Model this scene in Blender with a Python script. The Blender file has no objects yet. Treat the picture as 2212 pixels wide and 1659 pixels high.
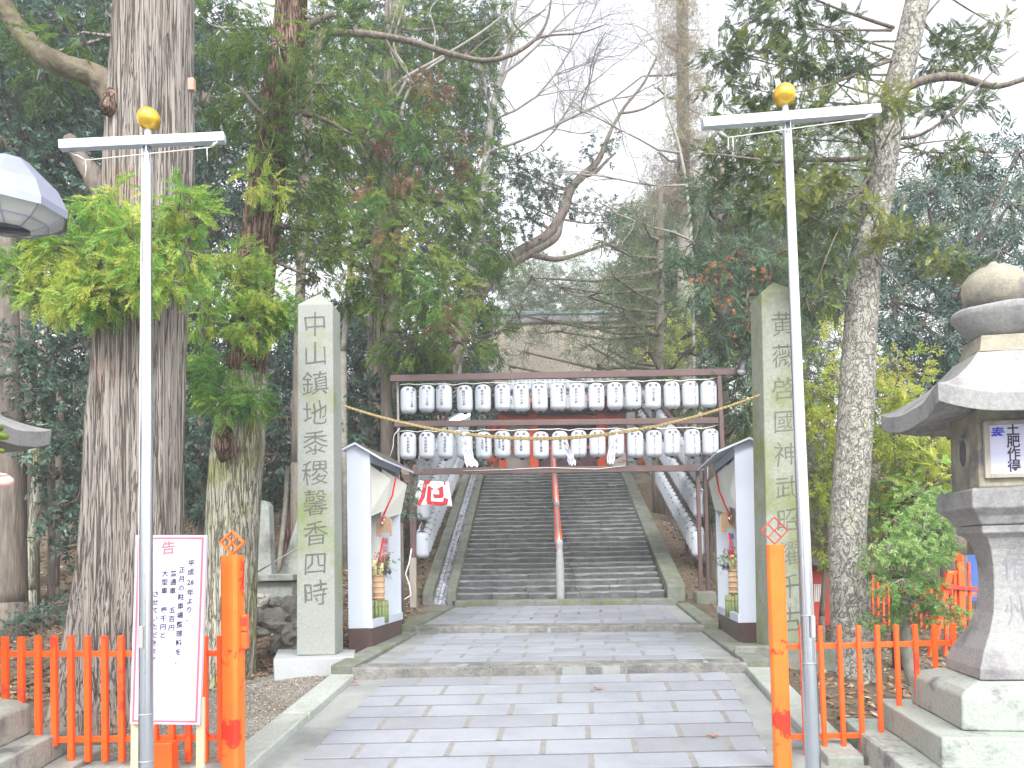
import bpy, math, random
import numpy as np
from mathutils import Matrix, Vector, noise
random.seed(7)
RNG = np.random.default_rng(11)
R = math.radians
sc = bpy.context.scene
COL = sc.collection

# ------------------------------------------------------------------ camera
F = 1736.0; CX = 1106.0; CY = 1144.5
CAMP = Vector((0, 0, 1.6))
cd = bpy.data.cameras.new('camera'); cam = bpy.data.objects.new('camera', cd); COL.objects.link(cam)
cd.sensor_width = 36; cd.lens = F/2212*36; cd.shift_y = 315/2212; cd.clip_end = 2000; cd.clip_start = .05
CM = Matrix.Rotation(R(92.0), 3, 'X') @ Matrix.Rotation(-0.018, 3, 'Z')
cam.matrix_world = Matrix.Translation(CAMP) @ CM.to_4x4()
sc.camera = cam
def W(px, py, Y):
    """world point at depth Y that a surveyed photo point belongs to"""
    d = CM @ Vector(((px-CX)/F, -(py-CY)/F, -1))
    return CAMP + d*(Y/d.y)
def WX(px, Y, py=1200): return W(px, py, Y).x
def WZ(py, Y, px=1106): return W(px, py, Y).z
def PX(n, Y): return n*Y/F

# ------------------------------------------------------------------ materials
MATS = {}
def mat(name, c1, c2=None, c3=None, scale=6, detail=6, rough=.8, bump=.2, bscale=30, bdist=.01, stretch=(1,1,1),
        metal=0, stain=None, stains=3, stlo=.5, sthi=.62, spec=.3, coat=0, trans=0, world=False):
    m = bpy.data.materials.new(name); m.use_nodes = True
    nt = m.node_tree; N = nt.nodes; L = nt.links; N.clear()
    out = N.new('ShaderNodeOutputMaterial'); b = N.new('ShaderNodeBsdfPrincipled')
    L.new(b.outputs[0], out.inputs[0])
    tc = N.new('ShaderNodeTexCoord'); mp = N.new('ShaderNodeMapping'); mp.inputs['Scale'].default_value = stretch
    L.new(tc.outputs['Object'], mp.inputs[0])
    V = mp.outputs[0]
    c2 = c2 or tuple(x*.75 for x in c1)
    nz = N.new('ShaderNodeTexNoise'); nz.inputs['Scale'].default_value = scale; nz.inputs['Detail'].default_value = detail
    nz.inputs['Roughness'].default_value = .65
    L.new(V, nz.inputs['Vector'])
    cr = N.new('ShaderNodeValToRGB'); L.new(nz.outputs[0], cr.inputs[0])
    e = cr.color_ramp.elements; e[0].position = .32; e[1].position = .68
    e[0].color = (*c2, 1); e[1].color = (*c1, 1)
    if c3:
        x = cr.color_ramp.elements.new(.5); x.color = (*c3, 1)
    col = cr.outputs[0]
    if stain:
        n2 = N.new('ShaderNodeTexNoise'); n2.inputs['Scale'].default_value = stains; n2.inputs['Detail'].default_value = 8
        n2.inputs['Roughness'].default_value = .7
        m2 = N.new('ShaderNodeMapping'); m2.inputs['Location'].default_value = (3.3, 1.7, 8.1)
        L.new(tc.outputs['Object'], m2.inputs[0]); L.new(m2.outputs[0], n2.inputs['Vector'])
        r2 = N.new('ShaderNodeValToRGB'); r2.color_ramp.elements[0].position = stlo; r2.color_ramp.elements[1].position = sthi
        L.new(n2.outputs[0], r2.inputs[0])
        mx = N.new('ShaderNodeMix'); mx.data_type = 'RGBA'
        L.new(r2.outputs[0], mx.inputs[0]); L.new(col, mx.inputs[6]); mx.inputs[7].default_value = (*stain, 1)
        col = mx.outputs[2]
    L.new(col, b.inputs['Base Color'])
    b.inputs['Roughness'].default_value = rough; b.inputs['Metallic'].default_value = metal
    b.inputs['Specular IOR Level'].default_value = spec
    b.inputs['Coat Weight'].default_value = coat
    if bump:
        n3 = N.new('ShaderNodeTexNoise'); n3.inputs['Scale'].default_value = bscale; n3.inputs['Detail'].default_value = 6
        L.new(V, n3.inputs['Vector'])
        bp = N.new('ShaderNodeBump'); bp.inputs['Strength'].default_value = bump; bp.inputs['Distance'].default_value = bdist
        L.new(n3.outputs[0], bp.inputs['Height']); L.new(bp.outputs[0], b.inputs['Normal'])
    MATS[name] = m
    return m
def barkmat(name, light, dark, mid, scale, stretch, crack=.05, depth=.05, stain=None, stains=1, stlo=.5, sthi=.62, spots=None):
    m = bpy.data.materials.new(name); m.use_nodes = True
    nt = m.node_tree; N = nt.nodes; L = nt.links; N.clear()
    out = N.new('ShaderNodeOutputMaterial'); b = N.new('ShaderNodeBsdfPrincipled'); L.new(b.outputs[0], out.inputs[0])
    b.inputs['Roughness'].default_value = .95; b.inputs['Specular IOR Level'].default_value = .15
    tc = N.new('ShaderNodeTexCoord'); mp = N.new('ShaderNodeMapping'); mp.inputs['Scale'].default_value = stretch; L.new(tc.outputs['Object'], mp.inputs[0])
    def nz(sc_, det, vec, ro=.6, dist=0):
        n = N.new('ShaderNodeTexNoise'); n.inputs['Scale'].default_value = sc_; n.inputs['Detail'].default_value = det; n.inputs['Roughness'].default_value = ro; n.inputs['Distortion'].default_value = dist
        L.new(vec, n.inputs['Vector']); return n.outputs[0]
    def crk(src, w):
        s = N.new('ShaderNodeMath'); s.operation = 'SUBTRACT'; s.inputs[1].default_value = .5; L.new(src, s.inputs[0])
        a = N.new('ShaderNodeMath'); a.operation = 'ABSOLUTE'; L.new(s.outputs[0], a.inputs[0])
        r = N.new('ShaderNodeMapRange'); r.inputs['From Max'].default_value = w; r.interpolation_type = 'SMOOTHSTEP'; L.new(a.outputs[0], r.inputs[0]); return r.outputs[0]
    c1 = crk(nz(scale, 3, mp.outputs[0], .5, .3), crack); c2 = crk(nz(scale*2.3, 4, mp.outputs[0], .55, .3), crack*.9)
    mn_ = N.new('ShaderNodeMath'); mn_.operation = 'MULTIPLY'; L.new(c1, mn_.inputs[0]); L.new(c2, mn_.inputs[1])
    cr = N.new('ShaderNodeValToRGB'); L.new(nz(scale*1.2, 6, mp.outputs[0], .7), cr.inputs[0]); cr.color_ramp.elements[0].position = .35; cr.color_ramp.elements[1].position = .65
    cr.color_ramp.elements[0].color = (*mid, 1); cr.color_ramp.elements[1].color = (*light, 1)
    col = cr.outputs[0]
    def mixc(fac, a, c_):
        mx = N.new('ShaderNodeMix'); mx.data_type = 'RGBA'; L.new(fac, mx.inputs[0])
        if isinstance(a, tuple): mx.inputs[6].default_value = (*a, 1)
        else: L.new(a, mx.inputs[6])
        if isinstance(c_, tuple): mx.inputs[7].default_value = (*c_, 1)
        else: L.new(c_, mx.inputs[7])
        return mx.outputs[2]
    if stain:
        r = N.new('ShaderNodeMapRange'); r.inputs['From Min'].default_value = stlo; r.inputs['From Max'].default_value = sthi; L.new(nz(stains, 8, tc.outputs['Object'], .7), r.inputs[0]); col = mixc(r.outputs[0], col, stain)
    if spots:
        r = N.new('ShaderNodeMapRange'); r.inputs['From Min'].default_value = .60; r.inputs['From Max'].default_value = .66; L.new(nz(spots[1], 5, tc.outputs['Object'], .6), r.inputs[0]); col = mixc(r.outputs[0], col, spots[0])
    col = mixc(mn_.outputs[0], dark, col); L.new(col, b.inputs['Base Color'])
    ad = N.new('ShaderNodeMath'); ad.operation = 'MULTIPLY_ADD'; ad.inputs[1].default_value = .35; L.new(nz(scale*5, 6, mp.outputs[0], .7), ad.inputs[0]); L.new(mn_.outputs[0], ad.inputs[2])
    bp = N.new('ShaderNodeBump'); bp.inputs['Strength'].default_value = 1; bp.inputs['Distance'].default_value = depth; L.new(ad.outputs[0], bp.inputs['Height']); L.new(bp.outputs[0], b.inputs['Normal'])
    return m
def leafmat(name, stops, trans=.3, rough=.55, ns=1.2):
    m = bpy.data.materials.new(name); m.use_nodes = True
    nt = m.node_tree; N = nt.nodes; L = nt.links; N.clear()
    out = N.new('ShaderNodeOutputMaterial'); b = N.new('ShaderNodeBsdfPrincipled')
    at = N.new('ShaderNodeAttribute'); at.attribute_name = 'tint'
    tc = N.new('ShaderNodeTexCoord'); nz = N.new('ShaderNodeTexNoise'); nz.inputs['Scale'].default_value = ns
    nz.inputs['Detail'].default_value = 3
    L.new(tc.outputs['Object'], nz.inputs['Vector'])
    ma = N.new('ShaderNodeMath'); ma.operation = 'MULTIPLY_ADD'; ma.inputs[1].default_value = .5; ma.inputs[2].default_value = -.25
    L.new(nz.outputs[0], ma.inputs[0])
    ad = N.new('ShaderNodeMath'); ad.operation = 'ADD'; L.new(ma.outputs[0], ad.inputs[0]); L.new(at.outputs['Fac'], ad.inputs[1])
    cr = N.new('ShaderNodeValToRGB'); L.new(ad.outputs[0], cr.inputs[0])
    els = cr.color_ramp.elements
    els[0].position = stops[0][0]; els[0].color = (*stops[0][1], 1)
    els[1].position = stops[-1][0]; els[1].color = (*stops[-1][1], 1)
    for p, c in stops[1:-1]:
        x = els.new(p); x.color = (*c, 1)
    L.new(cr.outputs[0], b.inputs['Base Color']); b.inputs['Roughness'].default_value = rough
    b.inputs['Specular IOR Level'].default_value = .35
    tr = N.new('ShaderNodeBsdfTranslucent'); L.new(cr.outputs[0], tr.inputs[0])
    mx = N.new('ShaderNodeMixShader'); mx.inputs[0].default_value = trans
    L.new(b.outputs[0], mx.inputs[1]); L.new(tr.outputs[0], mx.inputs[2]); L.new(mx.outputs[0], out.inputs[0])
    return m

granite = mat('granite', (.38,.40,.41), (.28,.30,.31), scale=90, rough=.85, bump=.3, bscale=160, bdist=.004, stain=(.26,.27,.27), stains=1.3, stlo=.45, sthi=.75)
flagstone = mat('flagstone', (.285,.302,.335), (.215,.23,.262), scale=110, rough=.8, bump=.25, bscale=200, bdist=.003, stain=(.185,.197,.225), stains=1.3, stlo=.44, sthi=.72)
flagstone2 = mat('flagstone_darker', (.255,.27,.30), (.19,.20,.23), scale=110, rough=.8, bump=.25, bscale=200, bdist=.003, stain=(.185,.19,.20), stains=1.7, stlo=.44, sthi=.72)
jointdark = mat('dark_joint', (.145,.145,.15), (.10,.10,.11), scale=30, bump=0)
mortar = mat('mortar', (.235,.225,.215), (.17,.165,.16), scale=20, bump=.3, bscale=120)
apron = mat('apron_concrete', (.27,.285,.28), (.20,.215,.21), scale=3, bump=.3, bscale=150, bdist=.004, stain=(.15,.165,.16), stains=1.1, stlo=.5, sthi=.7)
kerbstone = mat('kerb_granite', (.36,.38,.36), (.26,.285,.26), scale=40, bump=.4, bscale=120, bdist=.006, stain=(.19,.21,.17), stains=1.7, stlo=.5, sthi=.72)
stepstone = mat('step_stone', (.14,.145,.15), (.06,.063,.068), scale=5, rough=.9, bump=.7, bscale=30, bdist=.02, stain=(.085,.092,.08), stains=1.3, stlo=.5, sthi=.68)
curbmoss = mat('mossy_curb_stone', (.20,.205,.185), (.115,.125,.105), scale=6, bump=.6, bscale=40, bdist=.015, stain=(.10,.13,.06), stains=2, stlo=.48, sthi=.65)
columnst = mat('column_stone', (.28,.295,.28), (.20,.22,.20), scale=60, bump=.3, bscale=120, bdist=.004, stain=(.175,.215,.095), stains=.9, stlo=.48, sthi=.62)
columnst2 = mat('column_stone_mossy', (.27,.285,.255), (.19,.205,.165), scale=30, bump=.3, bscale=120, bdist=.004, stain=(.135,.165,.045), stains=1.2, stlo=.42, sthi=.62)
groove_shade = mat('painted_groove_shade', (.12,.125,.11), (.07,.073,.062), scale=30, bump=0)  # darker stone tone paints the shade and weathering of cut strokes
groove_shadeL = mat('painted_groove_shade_pale', (.13,.135,.115), (.075,.08,.062), scale=14, bump=0)
lanternst = mat('lantern_stone', (.30,.30,.30), (.21,.21,.205), scale=50, bump=.5, bscale=90, bdist=.008, stain=(.12,.115,.125), stains=2.6, stlo=.50, sthi=.70)
lanternst2 = mat('lantern_stone_yellow', (.33,.305,.235), (.20,.19,.155), scale=12, bump=.6, bscale=60, bdist=.01, stain=(.16,.155,.16), stains=4, stlo=.5, sthi=.62)
lanternst3 = mat('lantern_base_stone', (.33,.36,.33), (.25,.28,.25), scale=40, bump=.5, bscale=70, bdist=.01, stain=(.13,.13,.145), stains=3.1, stlo=.54, sthi=.66)
bark1 = barkmat('cedar_bark', (.335,.305,.28), (.12,.10,.085), (.225,.20,.18), 3.6, (5.2,5.2,.10), .030, .035, stain=(.27,.185,.145), stains=.7, stlo=.54, sthi=.64)
bark2 = barkmat('mossy_bark', (.50,.49,.42), (.19,.175,.13), (.38,.365,.29), 4.5, (4,4,.30), .035, .03, stain=(.25,.29,.07), stains=.9, stlo=.50, sthi=.62)
bark3 = barkmat('lichen_bark', (.34,.335,.30), (.16,.155,.135), (.24,.232,.205), 13, (1,1,.7), .030, .018, stain=(.20,.21,.05), stains=1.3, stlo=.585, sthi=.64, spots=((.46,.47,.43), 16))
barkd = mat('dark_bark', (.20,.17,.145), (.085,.07,.06), scale=6, bump=.9, bscale=10, bdist=.03, stretch=(3,3,.4), rough=.95)
barkp = mat('pale_bark', (.30,.29,.26), (.17,.165,.14), scale=8, bump=.4, bscale=30, rough=.9)
barkg = mat('grey_branch_bark', (.26,.25,.24), (.16,.155,.15), scale=8, bump=.4, bscale=30, rough=.9)
barkr = barkmat('red_brown_bark', (.26,.18,.14), (.05,.03,.025), (.15,.10,.075), 4, (4,4,.4), .05, .03)
soil = mat('leaf_litter', (.20,.15,.105), (.07,.052,.038), (.13,.10,.07), scale=14, detail=12, bump=1, bscale=38, bdist=.05, rough=1, stain=(.26,.245,.20), stains=.6, stlo=.52, sthi=.75)
gravel = mat('pale_gravel', (.34,.32,.28), (.15,.14,.12), scale=60, detail=8, bump=.8, bscale=150, bdist=.01, rough=1, stain=(.19,.165,.13), stains=.9)
litterbit = mat('dry_leaf', (.30,.19,.11), (.16,.09,.05), scale=3, bump=0, rough=.9)
litterpale = mat('pale_dry_leaf', (.42,.36,.27), (.26,.20,.14), scale=3, bump=0, rough=.9)
redleaf = mat('red_fallen_leaf', (.42,.13,.06), (.30,.10,.05), scale=6, bump=0)
orange = mat('vermilion_paint', (.86,.115,.012), (.78,.09,.012), scale=3, rough=.45, bump=.08, bscale=30, spec=.4, coat=.12, stain=(.62,.045,.02), stains=2.0, stlo=.56, sthi=.60)
orangep = mat('worn_vermilion_paint', (.84,.17,.022), (.78,.12,.02), scale=3, rough=.55, bump=.15, bscale=40, stain=(.62,.03,.012), stains=3.0, stlo=.545, sthi=.57)
darkred = mat('dark_red_paint', (.45,.055,.03), (.34,.04,.025), scale=5, rough=.5, bump=.1)
redwood = mat('shrine_red_paint', (.92,.15,.055), (.85,.12,.05), scale=3, rough=.5, bump=.05)
purple = mat('shrine_dark_beam', (.16,.09,.105), (.11,.06,.075), scale=4, rough=.6, bump=.1)
whitewall = mat('white_plaster', (.70,.69,.66), (.62,.61,.58), scale=2, rough=.8, bump=.03)
whitepaint = mat('white_paint', (.48,.52,.60), (.44,.48,.56), scale=1.5, rough=.45, bump=.02, bscale=8)
creampaint = mat('cream_inner_board', (.60,.60,.55), (.54,.54,.50), scale=2, rough=.6, bump=.02)
brownbase = mat('brown_skirting', (.085,.055,.05), (.055,.036,.034), scale=3, rough=.35, bump=.05)
brownroof = mat('cabinet_roof_edge', (.13,.115,.10), (.08,.07,.065), scale=8, rough=.7)
brownsteel = mat('brown_painted_steel', (.125,.082,.080), (.09,.06,.058), scale=3, rough=.5, bump=.06, bscale=20, stain=(.10,.07,.065), stains=4, stlo=.6, sthi=.7)
greysteel = mat('grey_pipe', (.38,.37,.37), (.28,.27,.27), scale=6, rough=.5, metal=.4, bump=.03)
alu = mat('brushed_aluminium', (.62,.65,.72), (.54,.57,.64), scale=3, rough=.22, metal=1, bump=.02, bscale=6, stretch=(1,1,.2))
alubar = mat('aluminium_box_bar', (.48,.53,.60), (.42,.47,.54), scale=3, rough=.45, metal=.35, bump=.01)
gold = mat('gold_leaf', (.80,.50,.07), (.66,.39,.05), scale=6, rough=.30, metal=.85, bump=.05, bscale=10)
cord = mat('white_cord', (.72,.72,.68), (.58,.58,.54), scale=20, rough=.9, bump=0)
ropem = mat('straw_rope', (.36,.28,.14), (.20,.15,.07), scale=50, rough=.95, bump=.6, bscale=80, bdist=.006)
paper = mat('lantern_paper', (.47,.50,.55), (.43,.46,.51), scale=2, rough=.6, bump=0)
clothw = mat('white_cloth', (.74,.74,.80), (.66,.66,.74), scale=3, rough=.8, bump=.1, bscale=40)
blackp = mat('black_lacquer', (.018,.016,.018), (.012,.012,.012), scale=3, rough=.4, bump=0)
ink = mat('black_ink', (.03,.03,.045), (.02,.02,.03), scale=3, rough=.6, bump=0)
inkgrey = mat('grey_ink', (.24,.24,.26), (.16,.16,.18), scale=3, rough=.6, bump=0)
inkblue = mat('blue_ink', (.03,.05,.50), (.03,.04,.40), scale=3, rough=.6, bump=0)
inkred = mat('red_ink', (.62,.03,.04), (.55,.03,.04), scale=3, rough=.6, bump=0)
redcord = mat('red_cord', (.70,.03,.02), (.58,.025,.02), scale=10, rough=.7, bump=0)
pinkred = mat('border_red', (.62,.13,.16), (.56,.12,.15), scale=3, rough=.6, bump=0)
signwhite = mat('sign_white', (.45,.45,.60), (.41,.41,.56), scale=1, rough=.35, bump=0)
woodpale = mat('pale_wood', (.60,.50,.33), (.50,.40,.25), scale=5, stretch=(4,4,.4), rough=.7, bump=.1)
woodgrey = mat('weathered_wood', (.36,.33,.29), (.24,.22,.19), scale=5, stretch=(4,4,.4), rough=.9, bump=.3)
peach = mat('ema_wood', (.55,.38,.25), (.47,.31,.20), scale=5, rough=.7, bump=.05)
bamboo = mat('green_bamboo', (.23,.29,.12), (.16,.21,.09), scale=8, stretch=(6,6,.6), rough=.5, bump=.1)
bamboocut = mat('bamboo_cut', (.72,.66,.38), (.62,.56,.30), scale=5, rough=.6, bump=0)
silver = mat('silver_bell', (.75,.73,.70), (.6,.58,.55), scale=5, rough=.25, metal=1, bump=0)
lampshell = mat('lamp_shell', (.30,.32,.42), (.26,.28,.37), scale=2, rough=.35, metal=.3, bump=0)
darkmetal = mat('dark_metal', (.10,.10,.12), (.07,.07,.085), scale=4, rough=.35, metal=.7, bump=0)
thatch = mat('cypress_bark_roof', (.42,.38,.31), (.20,.175,.135), scale=9, stretch=(1,1,2), detail=10, bump=1, bscale=9, bdist=.12, rough=1)
riserst = mat('riser_stone', (.24,.235,.22), (.13,.13,.125), scale=9, bump=.8, bscale=40, bdist=.02, rough=.9, stain=(.10,.105,.10), stains=2.5, stlo=.5, sthi=.66)
nosing = mat('worn_lit_step_edge', (.24,.25,.245), (.12,.13,.125), scale=4, bump=.5, bscale=60, bdist=.01, rough=.9)  # worn edge, painted paler for the sky light its chamfer catches
copper = mat('green_copper_ridge', (.22,.31,.31), (.15,.21,.22), scale=4, rough=.6, bump=.1)
tiles = mat('grey_roof_tile', (.30,.31,.33), (.20,.21,.23), scale=9, rough=.6, bump=.3)
bluesheet = mat('blue_sheet', (.06,.14,.42), (.05,.11,.34), scale=2, rough=.5, bump=.2, bscale=5)
palecorr = mat('pale_blue_siding', (.52,.62,.72), (.44,.54,.64), scale=3, rough=.6, bump=.1)
rockm = mat('boulder_rock', (.30,.29,.26), (.15,.145,.13), scale=3, detail=9, bump=.8, bscale=12, bdist=.04, rough=.95, stain=(.42,.41,.37), stains=2, stlo=.56, sthi=.64)
rockp = mat('pale_boulder', (.52,.51,.47), (.38,.37,.34), scale=4, bump=.6, bscale=14, bdist=.03, rough=.9)
monum = mat('grey_monument_stone', (.30,.32,.30), (.21,.23,.21), scale=20, bump=.4, bscale=60, bdist=.006, stain=(.13,.135,.12), stains=2)
skin = mat('skin', (.80,.46,.40), (.74,.40,.35), scale=8, rough=.5, bump=.1, bscale=120, bdist=.001)
nailm = mat('finger_nail', (.84,.56,.52), (.80,.52,.48), scale=8, rough=.3, bump=0)
navy = mat('navy_coat', (.03,.04,.08), (.02,.03,.06), scale=8, rough=.9, bump=.2)
hairm = mat('black_hair', (.02,.016,.014), (.012,.01,.01), scale=20, rough=.5, bump=.3)
jeans = mat('dark_trousers', (.05,.05,.06), (.035,.035,.045), scale=12, rough=.9, bump=.2)
wetstone = mat('channel_wet_stone', (.60,.63,.70), (.14,.155,.19), scale=12, detail=10, rough=.25, bump=.8, bscale=26, bdist=.03)
# glass
glass = bpy.data.materials.new('lamp_glass'); glass.use_nodes = True
_b = glass.node_tree.nodes['Principled BSDF']; _b.inputs['Base Color'].default_value = (.72,.76,.74,1)
_b.inputs['Roughness'].default_value = .3; _b.inputs['Alpha'].default_value = .6
tube_m = bpy.data.materials.new('lit_tube'); tube_m.use_nodes = True
_b = tube_m.node_tree.nodes['Principled BSDF']; _b.inputs['Base Color'].default_value = (1,.98,.9,1)
_b.inputs['Emission Color'].default_value = (1,.97,.88,1); _b.inputs['Emission Strength'].default_value = 1.5

L_cedar = leafmat('cedar_foliage', [(0,(.045,.085,.030)),(.3,(.10,.175,.045)),(.6,(.185,.285,.060)),(.85,(.29,.36,.075)),(1,(.40,.36,.10))], trans=.45)
L_cedarb = leafmat('bright_cedar_foliage', [(0,(.06,.15,.05)),(.35,(.14,.31,.07)),(.7,(.29,.46,.09)),(1,(.52,.55,.12))], trans=.4)
L_brown = leafmat('rusty_cedar_sprays', [(0,(.07,.03,.025)),(.5,(.17,.075,.05)),(1,(.26,.15,.08))])
L_dark = leafmat('dark_evergreen_leaves', [(0,(.035,.06,.05)),(.5,(.075,.135,.10)),(.85,(.14,.22,.165)),(1,(.27,.35,.27))], rough=.35)
L_grey = leafmat('grey_green_sprays', [(0,(.085,.115,.070)),(.5,(.17,.22,.12)),(1,(.28,.325,.17))], trans=.45)
L_vine = leafmat('brown_vine_leaves', [(0,(.17,.135,.10)),(.5,(.30,.25,.18)),(1,(.38,.36,.22))])
L_fir = leafmat('fir_needles', [(0,(.05,.08,.045)),(.5,(.115,.17,.075)),(.8,(.21,.265,.08)),(1,(.30,.33,.09))], trans=.4)
L_blue = leafmat('blue_green_leaves', [(0,(.035,.07,.065)),(.5,(.09,.15,.13)),(1,(.21,.29,.24))], rough=.35)
L_yel = leafmat('yellow_green_leaves', [(0,(.17,.25,.05)),(.5,(.36,.46,.08)),(1,(.60,.58,.16))], trans=.5)
L_shrub = leafmat('fresh_green_leaves', [(0,(.10,.20,.08)),(.5,(.22,.38,.12)),(1,(.42,.55,.22))], trans=.5)

# ------------------------------------------------------------------ object helpers
WL = {}
def meta(o, label=None, cat=None, group=None, kind=None):
    if label: o['label'] = label
    if cat: o['category'] = cat
    if group: o['group'] = group
    if kind: o['kind'] = kind
    return o
def thing(name, loc, label, cat, group=None):
    o = bpy.data.objects.new(name, None); COL.objects.link(o); o.location = loc; o.empty_display_size = .1
    WL[o.name] = Vector(loc)
    return meta(o, label, cat, group)
def kids(o): return [c for c in bpy.data.objects if c.parent == o]
def copy_tree(o, loc=None, parent=None, rot=None, children=None):
    c = o.copy(); COL.objects.link(c); c.parent = parent
    if loc is not None: c.location = loc
    if rot is not None: c.rotation_euler = rot
    for ch in (kids(o) if children is None else children): copy_tree(ch, parent=c)
    return c
class MB:
    def __init__(s): s.v = []; s.f = []; s.M = None
    def pt(s, p):
        p = Vector(p)
        if s.M is not None: p = s.M @ p
        s.v.append((p.x, p.y, p.z)); return len(s.v)-1
    def poly(s, pts): s.f.append([s.pt(p) for p in pts]); return s
    def box(s, x0, x1, y0, y1, z0, z1):
        i = [s.pt(p) for p in ((x0,y0,z0),(x1,y0,z0),(x1,y1,z0),(x0,y1,z0),(x0,y0,z1),(x1,y0,z1),(x1,y1,z1),(x0,y1,z1))]
        for q in ((0,3,2,1),(4,5,6,7),(0,1,5,4),(1,2,6,5),(2,3,7,6),(3,0,4,7)): s.f.append([i[k] for k in q])
        return s
    def hexa(s, P):
        """8 points: bottom ring 4, top ring 4"""
        i = [s.pt(p) for p in P]
        for q in ((0,3,2,1),(4,5,6,7),(0,1,5,4),(1,2,6,5),(2,3,7,6),(3,0,4,7)): s.f.append([i[k] for k in q])
        return s
    def bar(s, a, b, w, h=None, up=(0,0,1), w2=None, h2=None):
        a = Vector(a); b = Vector(b); h = h or w; w2 = w2 or w; h2 = h2 or h
        d = (b-a).normalized(); x = d.cross(Vector(up))
        if x.length < 1e-4: x = d.cross(Vector((0,1,0)))
        x.normalize(); z = x.cross(d)
        P = [a-x*w/2-z*h/2, a+x*w/2-z*h/2, a+x*w/2+z*h/2, a-x*w/2+z*h/2, b-x*w2/2-z*h2/2, b+x*w2/2-z*h2/2, b+x*w2/2+z*h2/2, b-x*w2/2+z*h2/2]
        return s.hexa(P)
    def tube(s, pts, rad, n=8, cap=True, fl=None):
        pts = [Vector(p) for p in pts]; m = len(pts)
        if not hasattr(rad, '__len__'): rad = [rad]*m
        rings = []; u = None
        for k, p in enumerate(pts):
            d = (pts[min(k+1, m-1)]-pts[max(k-1, 0)]).normalized()
            if u is None:
                u = d.orthogonal().normalized() if abs(d.z) < .5 else Vector((1,0,0))
            u = (u - d*u.dot(d)).normalized(); w = d.cross(u)
            ring = []
            for j in range(n):
                a = 2*math.pi*j/n; r = rad[k]
                if fl: r *= fl(a, k, p)
                ring.append(s.pt(p+u*math.cos(a)*r+w*math.sin(a)*r))
            rings.append(ring)
        for k in range(m-1):
            for j in range(n):
                s.f.append([rings[k][j], rings[k][(j+1)%n], rings[k+1][(j+1)%n], rings[k+1][j]])
        if cap: s.f.append(rings[0][::-1]); s.f.append(rings[-1])
        return s
    def lathe(s, prof, n=16, c=(0,0,0), rot=0, cap=True):
        c = Vector(c); rings = []
        for r, z in prof: rings.append([s.pt(c+Vector((r*math.cos(rot+2*math.pi*j/n), r*math.sin(rot+2*math.pi*j/n), z))) for j in range(n)])
        for k in range(len(prof)-1):
            for j in range(n): s.f.append([rings[k][j], rings[k][(j+1)%n], rings[k+1][(j+1)%n], rings[k+1][j]])
        if cap: s.f.append(rings[0][::-1]); s.f.append(rings[-1])
        return s
    def ball(s, c, r, n=12, m=8, sc=(1,1,1)):
        c = Vector(c); prof = []
        rings = []
        for k in range(1, m):
            t = math.pi*k/m
            rings.append([s.pt(c+Vector((r*sc[0]*math.sin(t)*math.cos(2*math.pi*j/n), r*sc[1]*math.sin(t)*math.sin(2*math.pi*j/n), -r*sc[2]*math.cos(t)))) for j in range(n)])
        for k in range(m-2):
            for j in range(n): s.f.append([rings[k][j], rings[k][(j+1)%n], rings[k+1][(j+1)%n], rings[k+1][j]])
        b = s.pt(c-Vector((0,0,r*sc[2]))); t = s.pt(c+Vector((0,0,r*sc[2])))
        for j in range(n):
            s.f.append([b, rings[0][(j+1)%n], rings[0][j]]); s.f.append([t, rings[-1][j], rings[-1][(j+1)%n]])
        return s
    def mesh(s, V, Fc):
        o = len(s.v)
        for p in V: s.pt(p)
        for f in Fc: s.f.append([o+k for k in f])
        return s
    def build(s, name, m, parent=None, smooth=False, bevel=0, seg=2, loc=None, sub=0, mi=None):
        base = WL[parent.name] if parent is not None else Vector(loc or (0,0,0))
        me = bpy.data.meshes.new(name)
        me.from_pydata([(x-base.x, y-base.y, z-base.z) for x, y, z in s.v], [], s.f)
        me.update(); me.materials.append(m)
        if mi is not None:
            me.materials.append(mi[0])
            for k_ in mi[1]: me.polygons[k_].material_index = 1
        if smooth: me.polygons.foreach_set('use_smooth', [True]*len(me.polygons))
        o = bpy.data.objects.new(name, me); COL.objects.link(o)
        if parent is not None: o.parent = parent
        else: o.location = base
        WL[o.name] = base
        if bevel:
            b = o.modifiers.new('b', 'BEVEL'); b.width = bevel; b.segments = seg; b.limit_method = 'ANGLE'; b.angle_limit = R(40)
            b.harden_normals = False
        if sub:
            d = o.modifiers.new('s', 'SUBSURF'); d.levels = sub; d.render_levels = sub
        return o
def struct(name, mb, m, **k): return meta(mb.build(name, m, **k), kind='structure')

def npmesh(name, quads, tint, m, parent, k=4):
    """quads: (n,4,3) world coordinates"""
    n = len(quads); base = np.array(WL[parent.name]) if parent is not None else np.zeros(3)
    co = (quads.reshape(-1, 3)-base).astype(np.float32)
    me = bpy.data.meshes.new(name)
    me.vertices.add(n*4); me.vertices.foreach_set('co', co.ravel())
    me.loops.add(n*4); me.loops.foreach_set('vertex_index', np.arange(n*4, dtype=np.int32))
    me.polygons.add(n); me.polygons.foreach_set('loop_start', np.arange(0, n*4, 4, dtype=np.int32))
    try: me.polygons.foreach_set('loop_total', np.full(n, 4, dtype=np.int32))
    except Exception: pass
    me.update(calc_edges=True)
    a = me.attributes.new('tint', 'FLOAT', 'FACE'); a.data.foreach_set('value', tint.astype(np.float32))
    me.materials.append(m)
    o = bpy.data.objects.new(name, me); COL.objects.link(o)
    if parent is not None: o.parent = parent
    WL[o.name] = Vector(base)
    return o

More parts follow.
